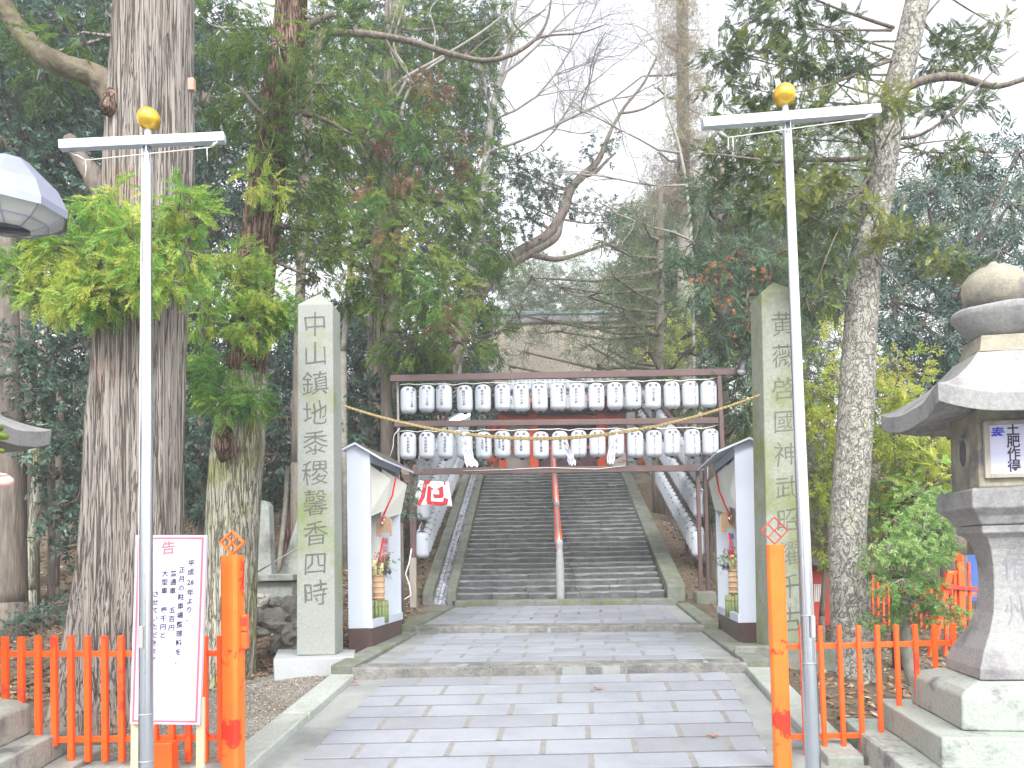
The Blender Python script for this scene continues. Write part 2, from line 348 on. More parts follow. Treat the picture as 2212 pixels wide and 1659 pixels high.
# ------------------------------------------------------------------ lettering
_CH = {}
def glyph(ch, off=.0):
    k = (ch, off)
    if k in _CH: return _CH[k]
    c = bpy.data.curves.new('g', 'FONT'); c.body = ch; c.size = 1; c.resolution_u = 2; c.offset = off
    c.align_x = 'CENTER'
    o = bpy.data.objects.new('g', c); COL.objects.link(o)
    dg = bpy.context.evaluated_depsgraph_get(); ev = o.evaluated_get(dg); me = ev.to_mesh()
    V = [(v.co.x, v.co.y-.36) for v in me.vertices]; Fc = [list(p.vertices) for p in me.polygons]
    ev.to_mesh_clear(); bpy.data.objects.remove(o); bpy.data.curves.remove(c)
    _CH[k] = (V, Fc); return _CH[k]
def vtext(s, size, x=0, z=0, pitch=1.08, off=0, sx=1, sy=1):
    """vertical column, first glyph centred on (x,z); returns (u,v) points + faces"""
    V = []; Fc = []; k = 0
    for ch in (s if not s.startswith('2') else [s]):
        if ch != ' ':
            gv, gf = glyph('｜' if ch == 'ー' else ch, off); o = len(V)
            V += [(x+a*size*sx, z-k*pitch*size*sy+b*size*sy) for a, b in gv]; Fc += [[o+i for i in f] for f in gf]
        k += 1
    return V, Fc
def join(*T):
    V = []; Fc = []
    for v, f in T:
        o = len(V); V += v; Fc += [[o+i for i in q] for q in f]
    return V, Fc

# ------------------------------------------------------------------ foliage templates
def strip(p, d, l, w, up=None):
    d = d/np.linalg.norm(d)
    s = np.cross(d, up if up is not None else np.array([0,0,1.])); s = s/(np.linalg.norm(s)+1e-9)
    e = p+d*l
    return [p-s*w*.35, p+s*w*.35, e+s*w*.5*.25+(-d*l*.0), e-s*w*.5*.25] if False else [p-s*w*.25, p+d*l*.45+s*w*.5, e, p+d*l*.45-s*w*.5]
def tpl_cedar(r, n=12):
    Q = []
    for i in range(n):
        t = .1+.9*i/(n-1); p = np.array([t, 0, -.22*t*t])
        for sgn in (-1, 1):
            l = .42*(1.05-t*.62)*r.uniform(.7, 1.15); a = R(r.uniform(28, 52))
            d = np.array([math.cos(a), sgn*math.sin(a), r.uniform(-.35, .15)])
            Q.append(strip(p, d, l, .052, r.normal(size=3)))
            for q in (.45, .75):
                d2 = d+np.array([.5, -sgn*.3*r.uniform(-1, 1), r.uniform(-.5, .2)])
                Q.append(strip(p+d*l*q, d2, l*.5, .04, r.normal(size=3)))
    Q.append(strip(np.array([0,0,0.]), np.array([1,0,-.22]), 1.12, .03, r.normal(size=3)))
    return np.array(Q)
def tpl_leaf(r, n=11, lw=.42):
    Q = []
    for i in range(n):
        t = .15+.85*i/n; p = np.array([t*.8, 0, -.05*t])
        a = i*2.4; d = np.array([.75, math.cos(a)*.8, math.sin(a)*.7-.15]); l = .40*r.uniform(.7, 1.2)
        up = np.array([0,0,1.])+r.normal(size=3)*.45
        Q.append(strip(p, d, l, l*lw, np.cross(d, np.cross(up, d))))
    return np.array(Q)
def tpl_fir(r, n=17):
    Q = []
    for i in range(n):
        t = .05+.95*i/(n-1); p = np.array([t, 0, -.06*t])
        for sgn in (-1, 1):
            l = .34*(1.1-t*.75)*r.uniform(.7, 1.15); d = np.array([.75, sgn*.8, r.uniform(-.2, .1)]); d = d/np.linalg.norm(d)
            Q.append(strip(p, d, l, .050, np.array([0,0,1.])+r.normal(size=3)*.5))
            Q.append(strip(p+d*l*.5, d+np.array([.7,-sgn*.3,0]), l*.5, .042, np.array([0,0,1.])+r.normal(size=3)*.5))
    Q.append(strip(np.array([0,0,0.]), np.array([1,0,-.06]), 1.08, .03, np.array([0,0,1.])))
    return np.array(Q)
_r = np.random.default_rng(5)
def tpl_fine(r, n=26):
    Q = []
    for i in range(n):
        t = r.uniform(0, 1); p = np.array([t*.8, r.normal()*.13, r.normal()*.10-.1*t*t]); d = np.array([.7, r.normal()*.6, r.normal()*.5-.25])
        Q.append(strip(p, d, r.uniform(.16,.34), .030, r.normal(size=3)))
    return np.array(Q)
TPL = {'fine': [tpl_fine(_r) for _ in range(5)], 'cedar': [tpl_cedar(_r) for _ in range(5)], 'leaf': [tpl_leaf(_r) for _ in range(5)], 'fir': [tpl_fir(_r) for _ in range(4)],
       'long': [tpl_leaf(_r, 12, .24) for _ in range(4)], 'few': [tpl_cedar(_r, 5) for _ in range(4)]}
NQ = 0
COVS = 1.1
def place(kind, pos, dirs, scale, tint, jit=.08):
    """instances baked as plain faces"""
    T = TPL[kind]; n = len(pos); which = RNG.integers(0, len(T), n)
    global NQ
    NQ += n*T[0].shape[0]
    d = dirs/np.linalg.norm(dirs, axis=1, keepdims=True)
    up = np.array([0,0,1.])+RNG.normal(size=(n,3))*.35
    y = np.cross(up, d); y /= np.linalg.norm(y, axis=1, keepdims=True)+1e-9; z = np.cross(d, y)
    outq = []; outt = []
    for k, t in enumerate(T):
        i = np.where(which == k)[0]
        if not len(i): continue
        B = np.stack([d[i], y[i], z[i]], axis=1)*scale[i][:, None, None]       # (n,3,3) rows basis
        q = np.einsum('qvc,ncd->nqvd', t, B)+pos[i][:, None, None, :]
        outq.append(q.reshape(-1, 4, 3))
        tt = np.repeat(tint[i], t.shape[0]) + RNG.normal(size=len(i)*t.shape[0])*jit
        outt.append(tt)
    return np.concatenate(outq), np.clip(np.concatenate(outt), 0, 1)

def axis_near(axis, c):
    best = None
    for k in range(len(axis)-1):
        a, b = axis[k], axis[k+1]; ab = b-a; t = max(0, min(1, (c-a).dot(ab)/max(ab.length_squared, 1e-9))); p = a+ab*t
        # prefer a point a little below the clump
        dd = (p-c).length + (0 if p.z < c.z+.2 else .5*(p.z-c.z))
        if best is None or dd < best[0]: best = (dd, p)
    return best[1]
def crown(root, axis, clumps, kind, L, m, bm, cov=9, droop=.25, subs=9, spread=.42, name='crown', limbs=True, depth=1.0, barkn='branch', limb_r=.05, twig=.006, outw=.9):
    """clumps: (px,py,Y,rx,ry,tint[,cov]); foliage in uneven sub-clumps joined to the trunk by limbs"""
    P = []; D = []; S = []; T = []; B = MB()
    for cl in clumps:
        px, py, Y, rx, ry, tn = cl[:6]; cv = cl[6] if len(cl) > 6 else cov
        c = W(px, py, Y); ax = PX(rx, Y); az = PX(ry, Y); ay = (ax+az)/2*depth; Lp = L*F/Y
        n = max(4, int(COVS*cv*math.pi*rx*ry/(Lp*Lp)))
        ns = max(3, int(subs*(1 if n > 30 else .6)))
        g = RNG.normal(size=(ns, 3)); g /= np.linalg.norm(g, axis=1, keepdims=True)
        g *= RNG.uniform(.25, .95, (ns, 1))**.6
        subc = g*np.array([ax, ay, az])
        st = RNG.normal(size=ns)*.19
        w = RNG.integers(0, ns, n)
        off = RNG.normal(size=(n, 3))*spread*np.array([ax, ay, az])*.55
        loc = subc[w]+off
        cc = np.array(c)
        P.append(cc+loc)
        dr = loc/np.array([ax, ay, az]); dr = dr*outw+RNG.normal(size=(n, 3))*.45; dr[:, 2] -= droop
        D.append(dr); S.append(L*RNG.uniform(.65, 1.25, n)); T.append(np.clip(tn+st[w]+RNG.normal(size=n)*.06, 0, 1))
        if limbs and bm is not None:
            s0 = axis_near(axis, c) if axis else c
            mid = s0.lerp(c, .5)+Vector((random.uniform(-.1,.1), random.uniform(-.1,.1), -.06*(c-s0).length))
            if axis and (c-s0).length > .15: B.tube([s0, mid, c], [limb_r, limb_r*.7, limb_r*.4], 5, cap=False)
            for q in subc:
                e = c+Vector(q)
                B.tube([c, c.lerp(e, .5)+Vector((0, 0, -.04)), e], [limb_r*.35, limb_r*.22, twig], 3, cap=False)
    q, t = place(kind, np.concatenate(P), np.concatenate(D), np.concatenate(S), np.concatenate(T))
    o = npmesh(name, q, t, m, root)
    if limbs and bm is not None and B.f: B.build(barkn, bm, root, smooth=True)
    return o
def limb(mb, pts, n=7, wob=.0, fl=None, sub=3):
    """pts: (px,py,Y,radius_px) surveyed along a trunk or limb, smoothed"""
    P = [W(a, b, Y) for a, b, Y, r in pts]; Rr = [PX(r, Y) for a, b, Y, r in pts]
    Q = []; S = []
    for k in range(len(P)-1):
        p0 = P[max(k-1, 0)]; p1 = P[k]; p2 = P[k+1]; p3 = P[min(k+2, len(P)-1)]
        for j in range(sub):
            t = j/sub
            q = .5*((2*p1)+(-p0+p2)*t+(2*p0-5*p1+4*p2-p3)*t*t+(-p0+3*p1-3*p2+p3)*t**3)
            r = Rr[k]*(1-t)+Rr[k+1]*t
            if wob: q = q+Vector((random.gauss(0, wob*r), random.gauss(0, wob*r), 0))
            Q.append(q); S.append(r)
    Q.append(P[-1]); S.append(Rr[-1])
    mb.tube(Q, S, n, fl=fl)
    return Q
SKYS = .15; EXPO = 1.70; HAZE = .0028
# ------------------------------------------------------------------ path, steps, ground
def V3(a, b, Y): return W(a, b, Y)
T1 = [Vector((-1.75, 5.2, .225)), Vector((2.0, 5.2, .235)), W(1608,1451,7.5), W(766,1466,7.5)]
T2 = [W(768,1444,7.5), W(1606,1432,7.5), W(1516,1364,10.35), W(901,1369,10.35)]
T3 = [W(901,1355,10.35), W(1516,1351,10.35), W(1461,1306,13.05), W(982,1311,13.05)]
T4 = [W(982,1299.5,13.05), W(1461,1294,13.05), W(1452,1291,13.4), W(975,1296,13.4)]
SB = [W(985,1294.5,13.35), W(1436,1287.5,13.35), W(1340,1018,21.2), W(1050,1024,21.2)]
def bil(T, u, v): return T[0].lerp(T[1], u).lerp(T[3].lerp(T[2], u), v)
def lerp(a, b, t): return a+(b-a)*t
_ys = [-20, 5.2, 7.5, 10.35, 13.05, 13.35, 21.2, 400]
_xc = [-.2, .125, (T1[2].x+T1[3].x)/2, (T2[2].x+T2[3].x)/2, (T3[2].x+T3[3].x)/2, (SB[0].x+SB[1].x)/2, (SB[2].x+SB[3].x)/2, (SB[2].x+SB[3].x)/2]
_zc = [.20, .225, T1[3].z, T2[3].z, T3[3].z+.06, SB[0].z, SB[2].z, SB[2].z+.2]
def interp(x, X, Y_): return float(np.interp(x, X, Y_))
def smooth(a, b, x): t = max(0., min(1., (x-a)/(b-a))); return t*t*(3-2*t)
def ground(x, y):
    xc = interp(y, _ys, _xc); d = x-xc; ad = abs(d)
    zp = interp(y, _ys, _zc)
    if d < 0: zs = interp(y, [-50,5,9.5,12.5,15,22,30,60,120], [.1,.12,.22,1.0,1.75,4.1,6.6,13,15])
    else: zs = interp(y, [-50,5,10,14,18,24,34,60,120], [.1,.12,.30,.55,1.1,2.6,5,11,14])
    if y > 20: zs = lerp(zs, zp, 1-smooth(6, 16, ad)) if y < 60 else zs
    t = smooth(2.25, 4.0, ad) if y > 5.2 else 1
    z = lerp(zp-.07, zs, t)
    if y > 60 and ad < 16: z = lerp(interp(y,[60,120],[zp, 14]), zs, smooth(6,16,ad))
    n = noise.noise(Vector((x*.6, y*.6, 0)))*.10+noise.noise(Vector((x*2.1, y*2.1, 5)))*.035
    if y > 5.3: z += n*smooth(2.3, 3.3, ad)*(1 if y > 8.2 else .4)
    inner = 1.95 if y < 13 else 1.85
    if 5.0 < y < 22 and ad < inner: z -= .35
    return z
def gridmesh(name, xs, ys, fn, m):
    mb = MB(); mb.v = [(x, y, fn(x, y)) for y in ys for x in xs]; n = len(xs)
    mb.f = [[j*n+i, j*n+i+1, (j+1)*n+i+1, (j+1)*n+i] for j in range(len(ys)-1) for i in range(n-1)]
    return mb.build(name, m, smooth=True)
xs = sorted(set([round(v, 3) for v in list(np.arange(-9, 9.01, .15))+list(np.arange(-30, 30, 1.2))+list(np.arange(-160, 161, 12))]))
ys = sorted(set([round(v, 3) for v in list(np.arange(4.6, 24, .15))+list(np.arange(24, 60, 1.5))+list(np.arange(60, 320, 14))+[-40,-20,-8,-2,2,4]]))
g = gridmesh('hillside_ground', xs, ys, ground, soil); meta(g, kind='structure')
# gravel strips beside the path
def strip_sheet(name, x0f, x1f, y0, y1, m, dz=.012, n=10):
    ysn = list(np.arange(y0, y1+.001, .15)); mb = MB()
    for y in ysn:
        for i in range(n+1):
            x = lerp(x0f(y), x1f(y), i/n); e = min(i, n-i, 2)/2*min(1, (y1-y)/.5)
            xc = interp(y, _ys, _xc)
            mb.v.append((x, y, ground(x, y)+(dz*e - .02*(1-e))))
    mb.f = [[j*(n+1)+i, j*(n+1)+i+1, (j+1)*(n+1)+i+1, (j+1)*(n+1)+i] for j in range(len(ysn)-1) for i in range(n)]
    o = mb.build(name, m, smooth=True); return meta(o, kind='structure')
strip_sheet('gravel_ground', lambda y: -3.3-.05*math.sin(y*3), lambda y: interp(y,[5.2,7.5,9],[-1.95,-1.70,-1.9]), 5.3, 9.0, gravel, n=16)
# leaf litter scraps strewn on the slopes
def scatter_litter(name, n, region, m, size=(.02,.055), kind='stuff', tint=None, lift=.012):
    Q = np.zeros((n,4,3)); 
    for i in range(n):
        x, y = region(); z = ground(x, y)+lift*random.random()
        a = random.random()*6.28; s = random.uniform(*size); b = s*random.uniform(.35,.6)
        u = Vector((math.cos(a), math.sin(a), random.uniform(-.5,.5))); v = Vector((-math.sin(a), math.cos(a), random.uniform(-.5,.5)))
        p = Vector((x, y, z+.01))
        for k, q in enumerate((p-u*s, p+v*b, p+u*s, p-v*b)): Q[i,k] = q
    mb = MB(); mb.v = [tuple(x) for x in Q.reshape(-1,3)]; mb.f = [[4*i,4*i+1,4*i+2,4*i+3] for i in range(n)]
    return meta(mb.build(name, m), kind=kind)
scatter_litter('leaf_litter', 14000, lambda: (lambda y: (random.uniform(-10, interp(y,_ys,_xc)-2.3), y))(8.4+random.random()**1.3*12), litterbit)
scatter_litter('pale_leaf_litter', 5000, lambda: (lambda y: (random.uniform(-10, interp(y,_ys,_xc)-2.3), y))(8.6+random.random()**1.3*11), litterpale)
scatter_litter('leaf_litter', 8000, lambda: (lambda y: (random.uniform(interp(y,_ys,_xc)+2.3, 8), y))(5.7+random.random()**1.2*13), litterbit, size=(.018,.045))
scatter_litter('pale_leaf_litter', 1600, lambda: (lambda y: (random.uniform(interp(y,_ys,_xc)+2.3, 8), y))(6.2+random.random()**1.2*12), litterpale)

plaza = MB(); plaza.box(-30, 30, -30, 5.05, .0, .205)
struct('plaza_pavement', plaza, apron, bevel=.004)
strip0 = MB()
x = -2.1
while x < 2.4:
    w = random.uniform(.8, 1.2); strip0.box(x, min(x+w-.008, 2.5), 5.055, 5.2, .05, .232); x += w
struct('edge_stones', strip0, kerbstone, bevel=.008)

def terrace(T, rows, uL, uR, flen, seed, name, thick=.5):
    random.seed(seed)
    base = MB(); 
    P = [p+Vector((0,0,-.012)) for p in T]
    base.hexa([P[0]-Vector((0,0,thick)), P[1]-Vector((0,0,thick)), P[2]-Vector((0,0,thick)), P[3]-Vector((0,0,thick)), P[0], P[1], P[2], P[3]])
    struct(name, base, apron)
    jb = MB(); q = Vector((0,0,.0005))
    jb.poly([bil(T,uL[0],0.003)+q, bil(T,uR[0],0.003)+q, bil(T,uR[1],.997)+q, bil(T,uL[1],.997)+q]); struct('joint_bed', jb, jointdark)
    fl = MB(); H = .03; mo = MB(); dark_ = []
    for r in range(rows):
        v0 = (r+.05)/rows; v1 = (r+1-.05)/rows
        wid = (bil(T,1,v0)-bil(T,0,v0)).length
        a = lerp(uL[0], uL[1], (v0+v1)/2); b = lerp(uR[0], uR[1], (v0+v1)/2)
        mo.poly([bil(T,a,v0), bil(T,b,v0), bil(T,b,v1), bil(T,a,v1)])
        gap = .036/wid; L_ = flen/wid; u = a-(L_*.5 if r%2 else L_*.02)+random.uniform(-.01,.01)*L_
        while u < b:
            LL = L_*random.uniform(.97,1.03)
            e = u+LL-gap; ua = max(u, a); ub = min(e, b)
            if ub-ua > .02:
                dz = Vector((0,0,random.uniform(-.0008,.0008)))
                t = [bil(T,ua,v0), bil(T,ub,v0), bil(T,ub,v1), bil(T,ua,v1)]
                t = [p+dz+Vector((0,0,.0045)) for p in t]; bt = [p-Vector((0,0,H)) for p in t]
                fi0 = len(fl.f); fl.hexa(bt+t)
                if random.random() < .38: dark_.extend(range(fi0, fi0+6))
            u += LL
    mo.v = [(x,y,z+.0025) for x,y,z in mo.v]; struct('mortar_bed', mo, mortar)
    struct('paving_stones', fl, flagstone, bevel=.004, seg=1, mi=(flagstone2, dark_))
def uof(T, px, py, v, Y):  # parameter across the terrace of a surveyed point
    x = WX(px, Y, py); a = bil(T,0,v).x; b = bil(T,1,v).x; return (x-a)/(b-a)
terrace(T1, 8, (uof(T1,634,1646,.05,5.32), uof(T1,835,1461,1,7.45)), (uof(T1,1662,1640,.05,5.32), uof(T1,1571,1455,1,7.45)), .655, 1, 'lower_path')
terrace(T2, 9, (uof(T2,838,1441,0,7.5), uof(T2,945,1368,1,10.35)), (uof(T2,1532,1434,0,7.5), uof(T2,1472,1365,1,10.35)), .615, 2, 'middle_path')
terrace(T3, 8, (uof(T3,935,1355,0,10.35), uof(T3,1010,1311,1,13.05)), (uof(T3,1478,1351,0,10.35), uof(T3,1432,1307,1,13.05)), .615, 3, 'upper_path')
b4 = MB(); b4.hexa([p-Vector((0,0,.4)) for p in T4]+T4); struct('stair_landing', b4, stepstone, bevel=.012)
# front edge stones (risers) of the two upper terraces and the landing
def riser(T, n, m, dep=.26, up=.006, ex=.0):
    random.seed(int(T[0].x*100)+n); mb = MB(); u = 0-ex; cuts = [0-ex]
    while u < 1+ex: u += random.uniform(.8, 1.5)/n; cuts.append(min(u, 1+ex))
    L_ = (T[3]-T[0]).length
    for a, b in zip(cuts, cuts[1:]):
        if b-a < .02: continue
        K = 14; ring = []; c = random.uniform(.012,.020)
        for k in range(K+1):
            u0 = lerp(a+.0012, b-.0012, k/K); n1 = noise.noise(Vector((u0*16, n, T[0].y)))*.008; n2 = noise.noise(Vector((u0*22, n+5, T[0].y)))*.006
            e_c = c*(1+1.6*max(0, noise.noise(Vector((u0*30, n, 3)))))
            p = bil(T,u0,0); q = bil(T,u0,dep/L_); up_ = up+n2
            ring.append([mb.pt(x) for x in (p+Vector((0,-.004-n1,-.3)), p+Vector((0,-.004-n1,up_-e_c)), p+Vector((0,-.004-n1+e_c*.35,up_-e_c*.3)), p+Vector((0,-.004-n1+e_c,up_)), q+Vector((0,0,up)), q+Vector((0,0,-.3)))])
        for k in range(K):
            for x in range(5): mb.f.append([ring[k][x], ring[k+1][x], ring[k+1][x+1], ring[k][x+1]])
        mb.f.append(ring[0]); mb.f.append(ring[-1][::-1])
    return struct('edge_stones', mb, m)
riser(T2, 4, riserst, ex=.01); riser(T3, 4, riserst, ex=.01); riser(T4, 5, curbmoss, dep=.3)
# kerbs either side
def kerb(pts, w, side, m, h=.035, name='kerb'):
    """pts: inner top edge points; side -1 left / +1 right"""
    mb = MB()
    for a, b in zip(pts, pts[1:]):
        n = max(1, int((b-a).length/1.1))
        for k in range(n):
            p = a.lerp(b, k/n+.004); q = a.lerp(b, (k+1)/n-.004); d = (q-p); nrm = Vector((d.y, -d.x, 0)).normalized()*side*1
            if side < 0: nrm = -Vector((d.y, -d.x, 0)).normalized()
            o = nrm*w; dn = Vector((0,0,-.45)); up = Vector((0,0,h+random.uniform(-.004,.004)))
            i0, i1, o0, o1 = p, q, p+o, q+o
            if side < 0: mb.hexa([o0+dn, i0+dn, i1+dn, o1+dn, o0+up, i0+up, i1+up, o1+up])
            else: mb.hexa([i0+dn, o0+dn, o1+dn, i1+dn, i0+up, o0+up, o1+up, i1+up])
    return struct(name, mb, m, bevel=.012)
kerb([T1[0]+Vector((-.0,0,0)), T1[3]], .23, -1, kerbstone, h=.05)
kerb([T1[1], T1[2]+Vector((.02,0,0))], .23, 1, kerbstone, h=.05)
kerb([T2[0], T2[3]], .24, -1, curbmoss, h=.03); kerb([T3[0], T3[3]], .22, -1, curbmoss, h=.03)
kerb([T2[1], T2[2]], .24, 1, curbmoss, h=.03); kerb([T3[1], T3[2]], .22, 1, curbmoss, h=.03)

# ---- the long stair
random.seed(21)
NS = 30; st = MB(); noseidx = []
dz = (SB[3].z-SB[0].z)/NS
for k in range(NS):
    v = k/NS; v1 = (k+1)/NS
    L0, R0 = bil(SB,0,v), bil(SB,1,v); L1, R1 = bil(SB,0,v1), bil(SB,1,v1)
    dy = L1.y-L0.y; u = 0; wid = (R0-L0).length
    while u < 1-1e-6:
        e = min(1, u+random.uniform(.45, 1.25)/wid)
        if 1-e < .12: e = 1
        oy = random.uniform(-.007,.007); oz = random.uniform(-.007,.006); K = max(2, int((e-u)*wid/.09)); c = random.uniform(.016,.026)
        ring = []
        for j in range(K+1):
            uu = lerp(u+.0012, e-.0012, j/K); p = L0.lerp(R0, uu); nn = noise.noise(Vector((p.x*3.1, k*3.7, 1)))*.010+noise.noise(Vector((p.x*11, k*3.7, 2)))*.004
            n2 = noise.noise(Vector((p.x*2.7, k*5.1, 4)))*.010
            e_c = c*(1+2.2*max(0, noise.noise(Vector((p.x*4.3, k*2.9, 7)))))
            sag = -.006*math.sin(math.pi*uu)
            y0 = p.y+oy-nn; z1 = p.z+dz+oz+n2+sag
            ring.append([st.pt(q) for q in ((p.x,y0+.010,p.z-.08),(p.x,y0,z1-e_c*1.0),(p.x,y0+e_c*.35,z1-e_c*.3),(p.x,y0+e_c*1.15,z1),(p.x,y0+dy+.06,z1+.004),(p.x,y0+dy+.06,p.z-.08))])
        for j in range(K):
            for q in range(5):
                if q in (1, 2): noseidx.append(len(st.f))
                st.f.append([ring[j][q], ring[j+1][q], ring[j+1][q+1], ring[j][q+1]])
        st.f.append(ring[0]); st.f.append(ring[-1][::-1])
        u = e
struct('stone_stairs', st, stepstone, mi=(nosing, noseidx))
tp = MB(); tp.hexa([SB[3]+Vector((-3.5,.02,-.4)), SB[2]+Vector((3.5,.02,-.4)), SB[2]+Vector((3.5,14,-.4)), SB[3]+Vector((-3.5,14,-.4)), SB[3]+Vector((-3.5,.02,-.02)), SB[2]+Vector((3.5,.02,-.02)), SB[2]+Vector((3.5,14,-.02)), SB[3]+Vector((-3.5,14,-.02))])
struct('upper_court', tp, stepstone)
def slopecurb(x0b, x1b, x0t, x1t, hb, m, label, seg=7, side=1):
    t = thing('stone_balustrade', (x0b, SB[0].y-.1, SB[0].z), label, 'curb')
    mb = MB()
    def pt(f, s, up):
        y = lerp(SB[0].y-.12, SB[3].y+.1, s); z = lerp(SB[0].z, SB[3].z, s)+up
        return Vector((lerp(lerp(x0b,x1b,f), lerp(x0t,x1t,f), s), y, z))
    for k in range(seg):
        a = (k+.004)/seg; b = (k+1-.004)/seg; h = hb+random.uniform(-.008,.008)
        mb.hexa([pt(0,a,-.4),pt(1,a,-.4),pt(1,b,-.4),pt(0,b,-.4),pt(0,a,h),pt(1,a,h),pt(1,b,h),pt(0,b,h)])
    mb.build('coping', m, t, bevel=.02)
    return t
slopecurb(WX(1437,13.35),WX(1476,13.35),WX(1341,21.2),WX(1362,21.2), .17, curbmoss, 'sloping stone curb along the right edge of the stair')
slopecurb(WX(964,13.35),WX(984.5,13.35),WX(1037,21.2),WX(1049.6,21.2), .15, curbmoss, 'narrow sloping stone curb between the stair and the water channel')
slopecurb(WX(912,13.35),WX(935,13.35),WX(1005,21.2),WX(1020,21.2), .12, curbmoss, 'outer sloping stone curb left of the water channel')
ch = MB(); 
random.seed(4); n = 44
for k in range(n):
    s = k/n; s1 = (k+1)/n
    for j in range(3):
        f0 = j/3; f1 = (j+1)/3-.03
        def cp(f, s_, up):
            return Vector((lerp(lerp(WX(935,13.35),WX(964,13.35),f), lerp(WX(1020,21.2),WX(1037,21.2),f), s_), lerp(13.3,21.2,s_), lerp(SB[0].z,SB[3].z,s_)+up))
        h = -.03+random.uniform(-.02,.03)
        ch.hexa([cp(f0,s,-.3),cp(f1,s,-.3),cp(f1,s1-.003,-.3),cp(f0,s1-.003,-.3),cp(f0,s,h),cp(f1,s,h),cp(f1,s1-.003,h+.02),cp(f0,s1-.003,h+.02)])
struct('water_channel', ch, wetstone, bevel=.01)

# fallen maple leaves on the paving
for px, py, Y in ((871+0,1699,7.2),(1484,1709,7.1),(2306*0+2305*0+1540+226*0,1590,5.75)):
    pass
def fallen(px, py, label):
    # intersect the ray with the first terrace
    n = (T1[1]-T1[0]).cross(T1[3]-T1[0]).normalized(); d = W(px,py,1)-CAMP; t = (T1[0]-CAMP).dot(n)/d.dot(n); p = CAMP+d*t+Vector((0,0,.012))
    mb = MB(); 
    for k in range(7):
        a = k*.9+random.uniform(-.2,.2); l = random.uniform(.03,.055)
        u = Vector((math.cos(a), math.sin(a), 0)); v = Vector((-math.sin(a), math.cos(a), 0))
        mb.poly([p, p+u*l*.5+v*l*.16+Vector((0,0,.012)), p+u*l+Vector((0,0,random.uniform(0,.02))), p+u*l*.5-v*l*.16+Vector((0,0,.008))])
    mb.tube([p, p+Vector((.05,.01,.012))], .0015, 4)
    o = mb.build('fallen_leaf', redleaf, loc=p); 
    return meta(o, label, 'leaf', 'red leaves fallen on the paving')
fallen(764,1479,'red maple leaf fallen on the concrete strip at the left end of the first step')
fallen(1293,1491,'red maple leaf fallen on the top rows of the lower paving')
fallen(1538,1595,'red maple leaf fallen in a joint of the lower paving near the right vermilion post')
# ------------------------------------------------------------------ built things
def P_(px, py, Y): return W(px, py, Y)
# -- inscribed pillars
def pillar(cx0, Y, xb, zb, xt, zt, hw, name_m, text, label, cm, textoff, ty0, ty1, tsize, slab, sidelab):
    """square shaft from (xb,zb) to (xt,zt), half width hw at the base"""
    t = thing('inscribed_pillar', (xb, Y, zb), label, 'stone pillar')
    b = MB(); rot = .0
    w0, w1 = hw, hw*.93; zsh = zt-.17
    def ring(z, w):
        f = (z-zb)/(zt-zb); x = lerp(xb, xt, f)
        return [Vector((x-w, Y-w, z)), Vector((x+w, Y-w, z)), Vector((x+w, Y+w, z)), Vector((x-w, Y+w, z))]
    rs = [ring(zb-.05, w0), ring(lerp(zb,zsh,.5), (w0+w1)/2), ring(zsh, w1)]
    ids = [[b.pt(p) for p in r_] for r_ in rs]
    for k in range(2):
        for j in range(4): b.f.append([ids[k][j], ids[k][(j+1)%4], ids[k+1][(j+1)%4], ids[k+1][j]])
    top = b.pt((xt, Y, zt))
    for j in range(4): b.f.append([ids[2][j], ids[2][(j+1)%4], top])
    b.f.append(ids[0][::-1])
    shf = b.build('shaft', name_m, t, bevel=.012)
    s = MB(); s.hexa(slab); s.build('base_slab', curbmoss if slab[0].x > 0 else granite, t, bevel=.015)
    # flat lettering on the front face, groove shade painted as darker stone
    n = len(text); pitch = (ty0-ty1)/(n-1)
    V, Fc = vtext(text, tsize, textoff, 0, pitch/tsize/1.0, off=-.004, sx=.98)
    out = []
    for u, v in V:
        z = ty0+v; f = (z-zb)/(zt-zb); z += noise.noise(Vector((u*8,v*6,7)))*.018-u*.10*0+u*.08; ww = lerp(w0, w1, (z-zb)/(zsh-zb))
        out.append((lerp(xb,xt,f)+u*(1+.12*noise.noise(Vector((v*2.3,3,1))))+noise.noise(Vector((u*7,v*7,1)))*.022, Y-ww-.0016, z))
    mb = MB().mesh(out, Fc); mb.build('inscription', cm, shf)
    return t
Yc = 8.45
xb = WX(692, Yc, 1405); xt = WX(690, Yc, 640); zb = WZ(1405, Yc-.2, 690); zt = WZ(634, Yc, 692)
hw = PX(41.5, Yc-.2)
pl = pillar(0, Yc, xb, zb, xt, zt, hw, columnst, '中山鎮地黍稷馨香四時', 'tall square stone pillar with moss reading 中山鎮地黍稷馨香四時, left of path', groove_shade, 0,
    WZ(700,Yc-.2,690), WZ(1283,Yc-.2,690), .275,
    [Vector((WX(596,8.0,1443),7.95,.2)), Vector((WX(768,8.0,1443),7.95,.2)), Vector((WX(760,8.9),8.95,.2)), Vector((WX(600,8.9),8.95,.2)),
     W(590,1424,8.0), W(766,1418,8.0), W(768,1408,8.9)+Vector((0,0,.03)), W(600,1408,8.9)+Vector((0,0,.03))], '')
Yr = 8.4
xbr = WX(1690, Yr, 1390); xtr = WX(1672, Yr, 640)
zbr = WZ(1388, Yr-.2, 1690); ztr = WZ(609, Yr, 1672)
